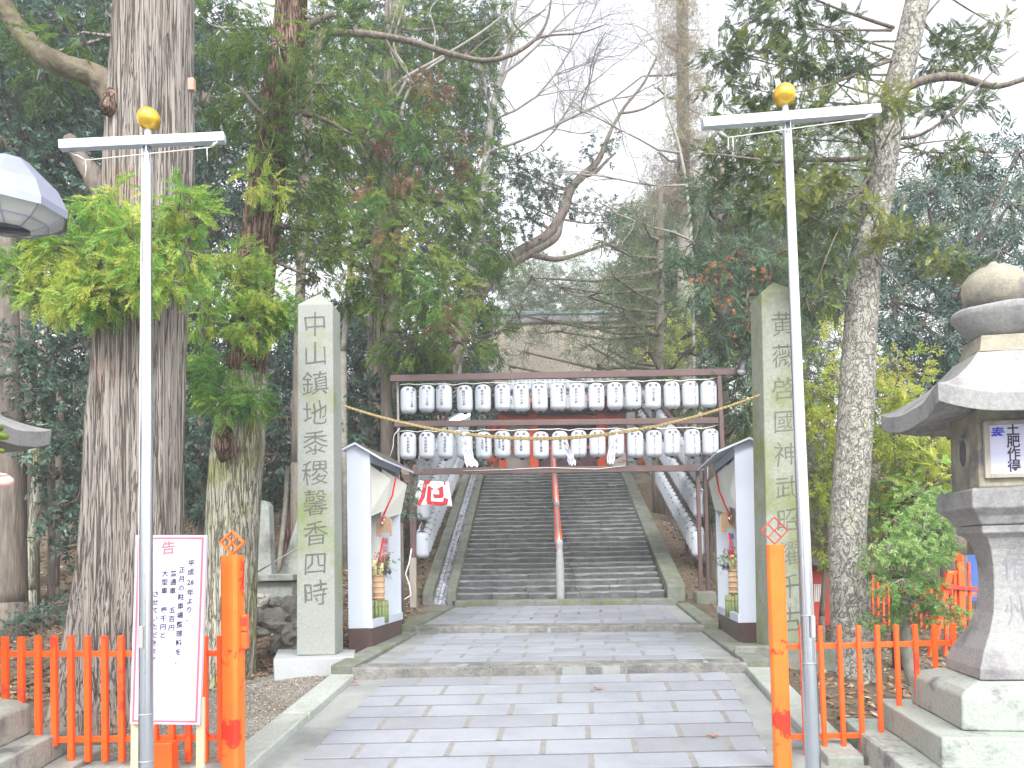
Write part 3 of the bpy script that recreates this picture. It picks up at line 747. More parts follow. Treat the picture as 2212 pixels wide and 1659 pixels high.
pr = pillar(0, Yr, xbr, zbr, xtr, ztr, PX(43, Yr), columnst2, '黄薇啓國神武昭耀千古', 'tall moss-streaked stone pillar reading 黄薇啓國神武昭耀千古, right of the path', groove_shadeL, .02,
    WZ(700,Yr-.2,1690), WZ(1340,Yr-.2,1690), .265,
    [Vector((WX(1592,8.0,1437),7.95,.1)), Vector((WX(1860,8.0),7.95,.1)), Vector((WX(1840,9),9.0,.1)), Vector((WX(1592,9),9.0,.1)),
     W(1586,1396,7.95), W(1850,1396,7.95), W(1840,1386,9), W(1600,1388,9)], '')
# -- straw rope between the pillars
rt = thing('straw_rope', W(1190,943,8.15), 'twisted straw rope sagging between the two inscribed pillars', 'rope')
def ropept(s):
    a = W(742,876,8.2); b = W(1640,853,8.2); m = W(1190,944,8.15); p = a.lerp(b, s)
    mid = a.lerp(b, .5); return p+Vector((0,0,-(mid.z-m.z)*(1-(2*s-1)**2)))
n = 420
for base, nm in ((0, 'upper_strand'), (1, 'lower_strand')):
    mb = MB()
    for k2 in range(2):
        pts = []
        for i in range(n+1):
            s = i/n; c = ropept(s)+Vector((0,0,-.017*base*(.3+.7*(1-abs(2*s-1))))); a = s*330+k2*math.pi
            pts.append(c+Vector((0, math.cos(a)*.0062, math.sin(a)*.0062)))
        mb.tube(pts, .0068, 5)
    mb.build(nm, ropem, rt, smooth=True)
def streamer(pts, label, wpx, Y=8.1, folds=5):
    p0 = W(*pts[0], Y); t = thing('paper_streamer', p0, label, 'streamer', 'white streamers on the straw rope')
    mb = MB(); m = len(pts); A = []
    K = 26
    for i in range(K+1):
        s = i/K*(m-1); k = min(int(s), m-2); f = s-k
        x = lerp(pts[k][0], pts[k+1][0], f); y = lerp(pts[k][1], pts[k+1][1], f); w = lerp(wpx[k], wpx[k+1], f)
        row = []
        for j in range(9):
            g_ = j/8-.5; yy = Y+.022*math.sin(j*2.4+i*.25)+.01*math.sin(i*.9)
            row.append(mb.pt(W(x+g_*w+1.2*math.sin(i*.8+j), y+3*math.sin(j*2.1)*(i/K), yy)))
        A.append(row)
    for i in range(K):
        for j in range(8): mb.f.append([A[i][j], A[i][j+1], A[i+1][j+1], A[i+1][j]])
    o = mb.build('folded_paper', clothw, t)
    sl = o.modifiers.new('s','SOLIDIFY'); sl.thickness = .002
    kn = MB(); kn.ball(p0+Vector((0,-.005,.0)), .016, 8, 6); kn.build('knot', clothw, t, smooth=True)
streamer([(1002,938),(1006,960),(1012,985),(1020,1007)], 'white paper streamer with wide ragged hem hanging near the left end of the straw rope', [4,13,20,27])
streamer([(1332,930),(1332,955),(1322,975),(1318,1001)], 'narrow twisted white paper streamer hanging right of the middle of the straw rope', [4,11,19,14])
streamer([(1214,940),(1222,960),(1232,985),(1236,1004)], 'small white paper streamer hanging from the middle of the straw rope', [3,9,14,16], Y=8.3)

# -- vermilion posts with wire emblem
def opost(X, Y, w, ztop, label, worn, thick, cx, cy, r, box=False):
    t = thing('vermilion_post', (X[0], Y, .2), label, 'post')
    b = MB(); z0 = .02
    b.M = None
    P0 = Vector((X[0], Y, z0)); P1 = Vector((X[1], Y, ztop))
    c = w*.5; ch_ = w*.16
    oct_ = [(-c+ch_,-c),(c-ch_,-c),(c,-c+ch_),(c,c-ch_),(c-ch_,c),(-c+ch_,c),(-c,c-ch_),(-c,-c+ch_)]
    ca, sa = math.cos(R(-14)), math.sin(R(-14))
    lo = [b.pt(P0+Vector((x*ca-y*sa, x*sa+y*ca, 0))) for x, y in oct_]; hi = [b.pt(P1+Vector((x*ca-y*sa, x*sa+y*ca, 0))) for x, y in oct_]
    for j in range(8): b.f.append([lo[j], lo[(j+1)%8], hi[(j+1)%8], hi[j]])
    b.f.append(hi); b.f.append(lo[::-1])
    b.build('shaft', orangep, t, bevel=.004)
    e = MB(); d = r; cz = ztop+cy; C = Vector((X[1]+cx, Y, cz))
    pts = [C+Vector((0,0,d)), C+Vector((d,0,0)), C+Vector((0,0,-d)), C+Vector((-d,0,0))]
    dep = thick[1]
    for a, q in zip(pts, pts[1:]+pts[:1]):
        e.bar(a, q, dep, thick[0], up=(q-a).cross(Vector((0,1,0))))
    m1 = pts[0].lerp(pts[1], .5); m2 = pts[2].lerp(pts[3], .5); m3 = pts[1].lerp(pts[2], .5); m4 = pts[3].lerp(pts[0], .5)
    e.bar(m1, m2, dep*.9, thick[0]*.9, up=(m2-m1).cross(Vector((0,1,0)))); e.bar(m3, m4, dep*.9, thick[0]*.9, up=(m4-m3).cross(Vector((0,1,0))))
    e.bar(P1, C+Vector((0,0,-d)), .012 if not box else .03)
    e.build('diamond_emblem', orangep if box else darkred, t, bevel=.001)
    if box:
        k = MB(); x1 = X[1]+w*.5
        zt_ = WZ(1328,Y,530)
        for q in (0, 1):
            z1_ = zt_-q*PX(38,Y)-.0; 
            k.box(x1-.005, x1+.035, Y-.02, Y+.03, z1_-PX(34,Y), z1_)
        hb_ = k.build('hasp_box', orange, t, bevel=.003)
        h = MB(); h.box(x1-.001, x1+.037, Y-.026, Y-.0205, WZ(1334,Y,530)-PX(16,Y), WZ(1334,Y,530)); h.build('slot', darkred, hb_)
    return t
opost((WX(504,5.1,1640), WX(502.5,5.1,1210)), 5.1, PX(40,5.1), WZ(1199,5.1,503), 'weathered vermilion post with a thick box-like diamond emblem left of the path', True, (.011,.036), 0, PX(27,5.1), PX(25,5.1), box=True)
opost((WX(1691,5.1,1640), WX(1674,5.1,1180)), 5.1, PX(36,5.1), WZ(1176,5.1,1675), 'weathered vermilion post with a thin rusty diamond emblem, right of the path', True, (.007,.012), 0, PX(30,5.1), PX(29,5.1))

# -- vermilion fences
def fence(pick, Y0, Y1, x0, x1, rails, label, foot, pw, double=False, loc=None, yb=None, x_rail=None, nm='vermilion_fence', mt=None, dep=.03):
    mt = mt or orange
    t = thing(nm, loc, label, 'fence')
    def YY(px): return lerp(Y0, Y1, (px-x0)/(x1-x0))
    for (py0, py1, h) in rails:
        mb = MB(); xa, xb_ = x_rail or (x0, x1)
        mb.bar(W(xa, py0, YY(xa)), W(xb_, py1, YY(xb_)), .035, PX(h, Y0)); mb.build('rail', mt, t, bevel=.003)
    for (xt_, yt_, xbm, ybm) in pick:
        Y = YY(xt_); mb = MB()
        a = W(xbm, ybm, Y-.034); b = W(xt_, yt_, Y-.034); mb.bar(a, b, PX(pw, Y), dep, up=(0,1,0))
        if double:
            a = W(xbm+2, ybm, Y+.036); b = W(xt_+2, yt_, Y+.036); mb.bar(a, b, PX(pw, Y), dep, up=(0,1,0))
        mb.build('picket', mt, t, bevel=.003)
    return t
pk = []
for i, x in enumerate([-26, 10, 45, 81, 116, 152, 188, 225, 261, 297, 333, 369, 405, 441, 475]):
    yb_ = 1645 if i > 4 else 1612
    pk.append((x, 1373+(2 if i < 3 else 0), x+2, yb_))
fence(pk, 5.45, 5.45, -30, 490, [(1413,1411,12),(1600,1592,12)], 'low vermilion picket fence with paired pickets in front of the giant cedar', None, 11.5, True, loc=(-2.6,5.45,.2), x_rail=(-60,486))
pk = []
for i in range(13):
    xt_ = 1730+i*41; pk.append((xt_, 1352-i*.55, xt_+12, 1641-i*.8))
fence(pk, 5.45, 5.35, 1700, 2200, [(1397,1385,11),(1592,1579,11)], 'low vermilion picket fence between the right post and the large stone lantern', None, 8.8, False, loc=(2.6,5.45,.2), x_rail=(1690,2200))
kb = MB(); 
for k in range(5): kb.box(-4.9+k*.62, -4.9+k*.62+.6, 5.34, 5.56, .05, .262)
struct('fence_footing', kb, kerbstone, bevel=.02)
kb = MB()
for k in range(5): kb.box(2.15+k*.55, 2.15+k*.55+.54, 5.34, 5.56, .05, .262)
struct('fence_footing', kb, kerbstone, bevel=.02)

# -- notice board
Yn = 4.85
nb = thing('notice_board', W(360,1659,Yn), 'white notice board with red border on wooden legs before the left fence', 'notice board')
TL, TR, BR, BL = W(293,1156,Yn), W(446,1156,Yn), W(431,1566,Yn-.03), W(280,1564,Yn-.03)
def bp(u, v, o=0): return TL.lerp(TR, u).lerp(BL.lerp(BR, u), v)+Vector((0,-o,0))
b = MB(); b.hexa([bp(0,1,-.03),bp(1,1,-.03),bp(1,1,0),bp(0,1,0),bp(0,0,-.03),bp(1,0,-.03),bp(1,0,0),bp(0,0,0)]); 
b.v = [v for v in b.v]; npan = b.build('panel', signwhite, nb, bevel=.002)
b = MB()
for (u0,v0,u1,v1) in ((.035,.012,.965,.0215),(.035,.9785,.965,.988),(.035,.0215,.062,.9785),(.938,.0215,.965,.9785)):
    b.poly([bp(u0,v1,.0015),bp(u1,v1,.0015),bp(u1,v0,.0015),bp(u0,v0,.0015)])
b.build('red_border', pinkred, npan)
BWd = (TR-TL).length; BHt = (TL-BL).length
def onboard(cols, m, nm, sk=.0):
    V = []; Fc = []
    for s, size, u, v, pitch in cols:
        a, f = vtext(s, size, 0, 0, pitch, off=.014); o = len(V)
        V += [bp(u+(x+y*.012)/BWd, v-(y+x*.12)/BHt, .002) for x, y in a]; Fc += [[o+i for i in q] for q in f]
    MB().mesh(V, Fc).build(nm, m, npan)
onboard([('告', .085, .47, .068, 1)], pinkred, 'heading')
onboard([('平成', .040, .80, .150, 1.32), ('26', .042, .80, .250, .05), ('年より、', .040, .80, .305, 1.30),
         ('正月の駐車場整理料を、', .040, .675, .185, 1.36), ('普通車', .040, .555, .205, 1.30), ('五百円', .040, .555, .40, 1.30),
         ('大型車', .040, .435, .205, 1.30), ('壱千円と', .040, .435, .40, 1.25),
         ('させていただきます。', .040, .315, .315, 1.22)], ink, 'handwriting')
for u in (.03, .97):
    b = MB(); a = bp(u, .97, -.05); c = a+Vector((-.005,-.0,-(a.z-.2))); b.bar(a+Vector((0,0,.12)), c, .045, .03, up=(0,1,0)); b.build('leg', woodpale, nb, bevel=.002)
# small orange box standing behind the board
b = MB(); b.box(WX(338,5.3),WX(384,5.3),5.2,5.3,.2,WZ(1602,5.25,350)); o = b.build('vermilion_box', orange, loc=W(352,1659,5.3), bevel=.005); meta(o, 'small plain vermilion box on the ground behind the notice board', 'box')

# -- flag poles
def flagpole(Y, base, top, rb, rt_, ball, rball, barL, barR, barh, label, rope_pts, tails, ns):
    B = W(base[0], base[1], Y); Tp = W(top[0], top[1], Y); d = (Tp-B).normalized(); foot = B-d*((B.z-.2)/d.z)
    t = thing('flag_pole', foot, label, 'flag pole', 'aluminium flag poles with gold balls')
    b = MB(); L_ = (Tp-foot).length; r0 = PX(rb, Y)*1.02; r1 = PX(rt_, Y)
    K = 24; b.tube([foot.lerp(Tp, k/K) for k in range(K+1)], [lerp(r0, r1, k/K) for k in range(K+1)], 24); b.build('shaft', alu, t, smooth=True)
    b = MB()
    for py in ns:
        p = W(lerp(base[0],top[0],(base[1]-py)/(base[1]-top[1])), py, Y); f = (p.z-foot.z)/(Tp.z-foot.z); p = foot.lerp(Tp, f); r = lerp(r0, r1, f)+.0012; b = MB()
        b.tube([p-d*.004, p+d*.004], r, 24); b.build('joint_ring', greysteel, t, smooth=True)
    b = MB(); C = W(ball[0], ball[1], Y); b.ball(C, PX(rball, Y), 28, 18); b.build('gold_ball', gold, t, smooth=True)
    b = MB(); b.tube([Tp-d*.03, C-d*PX(rball,Y)*.8], PX(6.5,Y), 14); b.build('neck', alubar, t, smooth=True)
    b = MB(); a = W(*barL, Y-.05); c = W(*barR, Y+.02); b.bar(a, c, .05, PX(barh, Y)); bar = b.build('cross_bar', alubar, t, bevel=.003)
    b = MB(); ux = (c-a).normalized(); mid = Tp.copy(); zc = a.lerp(c, (Tp.x-a.x)/(c.x-a.x))
    for q in (-.055,.055,-.12*0+.0):
        for zz in (-.012,.012):
            p = zc+ux*q+Vector((0,-.0265,zz)); b.tube([p, p+Vector((0,-.003,0))], .0035, 8)
    for e in (a+ux*.035, c-ux*.035): b.tube([e+Vector((0,-.0255,0)), e+Vector((0,-.029,0))], .004, 8)
    b.build('bolts', greysteel, bar)
    b = MB(); P = [W(x, y, Y-.03) for x, y in rope_pts]; b.tube(P, .0028, 5)
    for pts in tails: b.tube([W(x, y, Y-.03) for x, y in pts], .0022, 5)
    off = Vector((-r0*.72, -r0*.75, 0)); b.tube([Tp+off*.62, foot+off+Vector((0,0,.8))], .0022, 5)
    off = Vector((r0*.3, -r0*1.08, 0)); b.tube([Tp+off*.62, foot+off+Vector((0,0,.8))], .0022, 5)
    b.build('halyard', cord, t, smooth=True)
    for k in (0, -1): b = MB(); p = P[k]; q = P[1 if k == 0 else -2]; b.tube([p, p.lerp(q,.5), q], [.004,.009,.004], 8); b.build('snap_hook', silver, t, smooth=True)
    b = MB(); p = foot+Vector((0,0,1.0)); b.box(p.x-.012, p.x+.012, p.y-r0-.02, p.y-r0+.003, p.z-.06, p.z+.06); b.build('cleat', greysteel, t, bevel=.003)
    return t
flagpole(4.5, (315.5,1655), (317.5,300), 16, 9.6, (321,257), 24.8, (130,315), (486,298), 20, 'aluminium flag pole with gold ball and cross bar before the giant cedar',
    [(150,326),(184,346),(455,318),(470,306)], [[(184,346),(186,360),(184,382)],[(447,320),(448,348)]], (1542,1643))
flagpole(4.4, (1756.5,1655), (1700,255), 16.5, 9.2, (1694,205), 24.6, (1517,268), (1899,238), 21, 'aluminium flag pole with gold ball and cross bar in front of the right inscribed pillar',
    [(1545,280),(1573,297),(1868,256),(1885,247)], [[(1573,297),(1573,324)],[(1583,296),(1584,326)]], (1329,1432))

# -- white cabinets with new-year decorations
def cabinet(sx, near, far, Yn_, Yf, label, items):
    """sx=+1: opening faces +x (left cabinet). near/far: dict of pixel rows"""
    base = W(near['x0'], near['bot'], Yn_)
    t = thing('offering_cabinet', base, label, 'cabinet', 'white cabinets flanking the path')
    xo = WX(near['xc'], Yn_, 1200); xf = WX(far['x'], Yf, 1200); xb_ = WX(near['xb'], Yn_, 1200)   # front plane near/far x, back x
    z0 = WZ(near['bot'], Yn_, near['xc']); z1 = WZ(near['base'], Yn_, near['xc']); z2 = WZ(near['top'], Yn_, near['xc'])
    D = xb_-xo
    def Q(d, y, z):  # d: 0 front plane ->1 back ; y 0 near ->1 far
        return Vector((lerp(xo, xf, y)+D*d, lerp(Yn_, Yf, y), z))
    def slab(mb, d0, d1, y0, y1, za, zb_):
        P = [Q(d0,y0,za),Q(d1,y0,za),Q(d1,y1,za),Q(d0,y1,za),Q(d0,y0,zb_),Q(d1,y0,zb_),Q(d1,y1,zb_),Q(d0,y1,zb_)]
        if sx > 0: P = [P[1],P[0],P[3],P[2],P[5],P[4],P[7],P[6]]
        mb.hexa(P)
    b = MB(); slab(b, -.01, 1.0, 0-.004, 1.0, z0-.15, z1); b.build('skirting', brownbase, t, bevel=.004)
    zp = WZ(near['peak'][1], Yn_, near['peak'][0]); xp = WX(near['peak'][0], Yn_, 980); dp = (xp-xo)/D; zbk = WZ(near['back'], Yn_, near['xb'])
    # near and far gable walls
    for y0, y1 in ((0,.03),(.97,1)):
        b = MB(); ids = []
        for y in (y0, y1): ids.append([b.pt(Q(d,y,z)) for d, z in ((0,z1+.001),(1,z1+.001),(1,zbk),(dp,zp),(0,z2))])
        b.f.append(ids[0]); b.f.append(ids[1][::-1])
        for j in range(5): b.f.append([ids[0][j], ids[1][j], ids[1][(j+1)%5], ids[0][(j+1)%5]])
        b.build('side_wall', whitepaint, t, bevel=.002)
    b = MB(); slab(b, .96, 1, .03, .97, z1+.001, zbk); b.build('back_wall', creampaint, t)
    b = MB(); slab(b, -.06, .15, -.003, 1.003, z1, z1+PX(18,Yn_)); b.build('sill', whitepaint, t, bevel=.003)
    zh = z2-PX(52,Yn_)
    b = MB(); slab(b, 0, .05, .03, .97, z2-PX(20,Yn_), z2-.002); b.build('lintel', whitepaint, t)
    b = MB(); slab(b, 0, .9, .03, .97, z1, z1+.02); b.build('floor_board', creampaint, t)
    # roof
    ov = near['ov']; fall = (zp-z2)/(dp if dp else 1)
    zo = zp-(zp-z2)*(ov+dp)/dp
    for nm, (da, za, db, zb2) in (('roof_slope',(dp, zp, -ov, zo)),('rear_roof_slope',(dp, zp, 1.12, zbk-.03))):
        b = MB(); h = .012
        P = [Q(da,-.05,za+.004),Q(db,-.05,zb2+.004),Q(db,1.05,zb2+.004),Q(da,1.05,za+.004)]
        P2 = [p+Vector((0,0,.022)) for p in P]
        b.hexa(P+P2); rsl = b.build(nm, whitepaint, t)
        b = MB(); b.hexa([p+Vector((0,0,.0225)) for p in P]+[p+Vector((0,0,.029)) for p in P]); b.build('roof_covering', brownroof, rsl)
    # tilted inner flaps
    for y0, y1 in ((.04,.40),(.46,.98)):
        b = MB(); tp_ = z2-PX(22,Yn_); fl_ = PX(near['flap'],Yn_)
        P = [Q(.12,y0,tp_),Q(-.36,y1,tp_-.13),Q(-.03,y1+.02,tp_-fl_*.92),Q(.28,y0+.05,tp_-fl_*1.12)]
        ids = [b.pt(p) for p in P]; ids2 = [b.pt(p+Vector((0,.012,0))) for p in P]
        b.f.append(ids); b.f.append(ids2[::-1])
        for j in range(4): b.f.append([ids[j], ids2[j], ids2[(j+1)%4], ids[(j+1)%4]])
        b.build('tilted_flap', creampaint, t)
    # decoration: a thing of its own
    fx = items; yc = .60
    kd = thing('new_year_arrangement', Q(.45, yc, z1+.02), fx['label'], 'decoration', 'new-year arrangements in the cabinets')
    sc_ = 1.0; zb = z1+.02
    C = Q(.30, fx['y'], zb)
    hb = PX(46,Yn_+.7); r = PX(22,Yn_+.7)*.8
    b = MB()
    for k in range(15):
        a = 2*math.pi*k/15; p = C+Vector((math.cos(a)*r, math.sin(a)*r, 0)); b.tube([p, p+Vector((0,0,hb+random.uniform(-.01,.01)))], r*.22, 6)
    b.build('bamboo_sleeve', bamboo, kd, smooth=True)
    b = MB(); b.tube([C+Vector((0,0,hb*.75)), C+Vector((0,0,hb*.80))], r*1.25, 18); b.build('binding', ropem, kd)
    b = MB(); b.tube([C+Vector((0,0,hb*.9)), C+Vector((0,0,hb*2.2))], [r*.72, r*.78], 14)
    for q in range(5): zq = hb*(1.1+q*.25); b.tube([C+Vector((0,0,zq)), C+Vector((0,0,zq+.02))], r*.84, 14)
    b.build('straw_wrap', peach, kd, smooth=True)
    b = MB(); 
    for q, (ox, oy, hh) in enumerate(((-.4,-.3,1.15),(.35,-.2,.95),(0,.4,.8))):
        p = C+Vector((ox*r, oy*r, hb*2.1)); b.tube([p, p+Vector((0,0,hh*.17))], r*.36, 10)
    b.build('cut_bamboo', bamboocut, kd, smooth=True)
    g_ = []; 
    n = 60; pos = np.array(C)+np.array([0,0,hb*2.35])+RNG.normal(size=(n,3))*np.array([r*.7,r*.9,.035]); dr = RNG.normal(size=(n,3)); dr[:,2] += .6
    q, tt = place('few', pos, dr, np.full(n, .10), np.full(n, .35)); npmesh('pine_sprigs', q, tt, L_cedar, kd)
    n = 40; pos = np.array(C)+np.array([sx*r*.9, -r*.4, hb*2.75])+RNG.normal(size=(n,3))*np.array([r*.8,r*.9,.045]); dr = RNG.normal(size=(n,3)); dr[:,2] += .8
    q, tt = place('leaf', pos, dr, np.full(n, .055), np.full(n, .3)); npmesh('nandina_leaves', q, tt, L_shrub, kd)
    b = MB()
    for k in range(42): b.ball(C+Vector((sx*r*.5+random.gauss(0,r*.55), -r*.4+random.gauss(0,r*.5), hb*2.9+random.gauss(0,.035))), .008, 6, 4)
    b.build('red_berries', inkred, kd, smooth=True)
    b = MB(); 
    for k in range(9):
        a = k*.7; p = C+Vector((sx*r*1.2, -r*.5, hb*2.3)); u = Vector((math.cos(a), .3*math.sin(a), math.sin(a)*.8)); b.poly([p, p+u*.03+Vector((0,-.01,.02)), p+u*.055, p+u*.03+Vector((0,.01,-.012))])
    b.build('purple_ornament', mat('purple_kale%d' % (1 if sx > 0 else 2), (.16,.10,.30), (.09,.14,.10), scale=60, bump=0), kd)
    # wooden prayer tablet on red cord with bell and paper slip
    em = thing('prayer_tablet', Q(.2, fx['y'], z1+1), fx['ema'], 'prayer tablet', 'wooden tablets hanging in the cabinets')
    ztop = z2-PX(30,Yn_); ze = z1+PX(188,Yn_+.6); TW = PX(20,Yn_+.6); TH = PX(46,Yn_+.6)
    yy = fx['y']+.06
    c0 = Q(.10, yy, ze)
    b = MB(); yax = Vector((xf-xo, Yf-Yn_, 0)).normalized(); ax = (yax+Vector((sx*.75,0,0))).normalized() if False else Vector((1,-.55*sx,0)).normalized()*1
    nx = Vector((ax.y, -ax.x, 0)); nx = nx if nx.y < 0 else -nx
    prof = [(-.5,0),(.5,0),(.5,.78),(0,1),(-.5,.78)]
    f_ = [b.pt(c0+ax*(u*TW*2.1)+Vector((0,0,v*TH*1.0))) for u, v in prof]; g2 = [b.pt(c0+ax*(u*TW*2.1)+Vector((0,0,v*TH))-nx*.012) for u, v in prof]
    b.f.append(f_); b.f.append(g2[::-1])
    for j in range(5): b.f.append([f_[j], g2[j], g2[(j+1)%5], f_[(j+1)%5]])
    b.build('tablet', peach, em, bevel=.001)
    b = MB(); top = Q(-.36, yy+.10, ztop-PX(8,Yn_)); pk_ = c0+Vector((0,0,TH)); b.tube([top, top.lerp(pk_,.5)+Vector((sx*.03,0,0)), pk_], .011, 6); b.tube([pk_+nx*.01, c0+nx*.02+Vector((sx*.0,0,TH*.5))], .008, 5)
    b.tube([c0, Q(.3, yy-.06, ze-PX(60,Yn_+.6))], .011, 6)
    b.tube([Q(.35,.12,ztop), Q(.30,.10,ztop-PX(70,Yn_))], .012, 6)
    b.build('red_cord', redcord, em, smooth=True)
    b = MB(); b.ball(c0+nx*.03+Vector((0,0,TH*.62)), .024, 12, 8); b.ball(c0+nx*.03+ax*.03+Vector((0,0,TH*.75)), .014, 10, 7); b.build('bell', silver, em, smooth=True)
    b = MB(); s0 = c0+nx*.012+ax*TW*.3; h0 = PX(8,Yn_); hs = PX(76,Yn_+.6); ws = TW*.55
    b.poly([s0-ax*ws+Vector((0,0,-hs)), s0+ax*ws+Vector((0,0,-hs)), s0+ax*ws+Vector((0,0,h0)), s0-ax*ws+Vector((0,0,h0))])
    so = b.build('paper_slip', whitepaint, em); md = so.modifiers.new('s','SOLIDIFY'); md.thickness = .0015; md.offset = -1
    V, Fc = vtext('除災招福', hs*.21, 0, 0, 1.12, off=.01)
    MB().mesh([s0+ax*u+nx*.0035+Vector((0,0,v-hs*.14)) for u, v in V], Fc).build('lettering', inkred if sx > 0 else inkblue, so)
    return t
cabinet(1, dict(x0=751, xc=801, xb=751, bot=1402, base=1357, top=978.5, peak=(770,962), back=970, ov=.62, flap=105), dict(x=866), 8.85, 10.1,
    'white gabled cabinet with dark skirting beside the left inscribed pillar', dict(y=.42, label='new-year arrangement of bamboo, straw and red berries in the left white cabinet', ema='pale wooden tablet with red cord and silver bell hanging in the left white cabinet'))
cabinet(-1, dict(x0=1640, xc=1593, xb=1638, bot=1386.5, base=1345.6, top=964, peak=(1618,951), back=957, ov=.9, flap=105), dict(x=1548), 8.85, 10.5,
    'white gabled cabinet with dark skirting beside the right inscribed pillar', dict(y=.40, label='new-year arrangement of bamboo, straw and dark leaves in the right white cabinet', ema='pale wooden tablet with red cord and silver bell hanging in the right white cabinet'))
# ------------------------------------------------------------------ paper lanterns
LW, LH = .262, .440
def shade_r(v):  # v 0 bottom ..1 top
    a = abs(v-.5)*2
    return LW/2*(1-.40*max(0,(a-.66)/.34)**2.4-.05*a*a)
def make_lantern(nm_loc, texts, detail=True, small=False, faceang=0, word=True):
    t = thing('paper_lantern', nm_loc, 'x', 'lantern')
    b = MB(); prof = []; NV = 34 if detail else 16
    for k in range(NV+1):
        v = k/NV; r = shade_r(v)
        if detail: r += (.0011 if k % 2 else -.0011)
        prof.append((r, -LH*(1-v)))
    b.lathe(prof, 24 if detail else 14); b.v = [(x+nm_loc[0], y+nm_loc[1], z+nm_loc[2]) for x, y, z in b.v]
    shd = b.build('paper_shade', paper, t, smooth=True)
    b = MB(); r = shade_r(1)*.86
    for z0, z1, rr in ((-LH-.026, -LH+.006, shade_r(0)*.42), (-.003, .010, r*.66) if detail else (-.012, .016, r*.95)):
        b = MB(); b.lathe([(rr, z0), (rr, z1)], 14); b.v = [(x+nm_loc[0], y+nm_loc[1], z+nm_loc[2]) for x, y, z in b.v]; b.build('rim', blackp, t)
    b = MB(); b.tube([(0,0,.01),(0,0,.05)], .003, 4); b.tube([(-.05,0,.012),(0,0,.04),(.05,0,.012)], .003, 4); b.v = [(x+nm_loc[0], y+nm_loc[1], z+nm_loc[2]) for x, y, z in b.v]; b.build('hanger', blackp, t)
    V = []; Fc = []
    parts = []
    if word:
        parts += [vtext('献', .056, -.050, -.058, off=.010), vtext('燈', .056, .046, -.058, off=.010)]
    for s, size, x, z in texts: parts.append(vtext(s, size, x, z, 1.05, off=.014))
    V, Fc = join(*parts)
    out = []
    for u, z in V:
        r = shade_r(1+z/LH)+.0025; a = u/(LW/2)+faceang
        out.append((nm_loc[0]+r*math.sin(a), nm_loc[1]-r*math.cos(a), nm_loc[2]+z))
    MB().mesh(out, Fc).build('lettering', ink, shd)
    return t
Yl = 13.0
def colx(s, size=.042, x=.01, z=-.115): return [(s, size, x, z)]
kinds = {}
def kind_of(key):
    if key not in kinds:
        T = {'kirino': colx('キリノ工芸', .050, .012, -.115), 'shiroku': colx('㈱四六の屋', .050, .0, -.118), 'okina': [('長尾支店', .052, .015, -.120), ('ヤマト', .03, .055, -.10)],
             'maru': colx('円内食堂', .052, 0, -.13), 'ruby': colx('ベルビーキリノ', .044, .02, -.100),
             'take': colx('竹村診療所', .050, .0, -.115), 'miya': [('宮脇川美容', .045, .03, -.12), ('平野御宅', .04, -.03, -.15)], 'miyab': colx('宮脇川美容', .048, 0, -.12),
             'seiwa': colx('㈱エヌテーセイワ', .040, .0, -.105)}[key]
        kinds[key] = (make_lantern(W(1100,830,Yl), T), False)
    return kinds[key]
def put(key, loc, rz, label, group):
    src, used = kind_of(key)
    if not used: o = src; o.location = loc; kinds[key] = (src, True)
    else: o = copy_tree(src, loc)
    o.rotation_euler = (0, random.uniform(-.02,.02), rz); meta(o, label, 'lantern', group); return o
ordn = ['first','second','third','fourth','fifth','sixth','seventh','eighth','ninth','tenth','eleventh','twelfth','thirteenth','fourteenth','fifteenth','sixteenth','seventeenth','eighteenth','nineteenth','twentieth','twenty-first','twenty-second','twenty-third','twenty-fourth','twenty-fifth','twenty-sixth','twenty-seventh','twenty-eighth','twenty-ninth','thirtieth','thirty-first','thirty-second']
x1 = [882,922,959,1003,1043,1085,1125,1165,1205,1246,1288,1328,1367,1410,1450,1490,1530]
k1 = ['kirino']*3+['shiroku']*5+['okina']+['shiroku']*4+['maru']+['ruby']*3
a1 = [.45,.05,-.35,-.05,-.05,-.15,.05,-.1,.25,-.15,.2,.05,.3,-.1,-.05,.25,.3]
x2 = [882,922,963,1003,1044,1085,1127,1168,1209,1250,1290,1331,1372,1412,1451,1494,1534]
k2 = ['take']*4+['miya']*2+['miyab']*2+['okina']+['seiwa']*8
names = {'kirino':'キリノ工芸','shiroku':'四六の屋','okina':'長尾支店','maru':'円内食堂','ruby':'ベルビーキリノ','take':'竹村診療所','miya':'宮脇川美容 平野御宅','miyab':'宮脇川美容','seiwa':'エヌテーセイワ'}
random.seed(9)
for i in range(17):
    py = lerp(835, 825, i/16)+random.uniform(-1.5,1.5)
    put(k1[i], W(x1[i], py+ (2 if i in (0,) else 0), Yl), a1[i], 'white paper lantern lettered %s, %s from left in the front rack upper row' % (names[k1[i]], ordn[i]), 'lanterns in the upper row of the front rack')
for i in range(17):
    py = lerp(936, 928, i/16)+random.uniform(-1.5,1.5)
    ex = ''
    put(k2[i], W(x2[i], py, Yl), random.uniform(-.15,.15), 'white paper lantern lettered %s, %s from left in the front rack lower row' % (names[k2[i]], ordn[i]), 'lanterns in the lower row of the front rack')
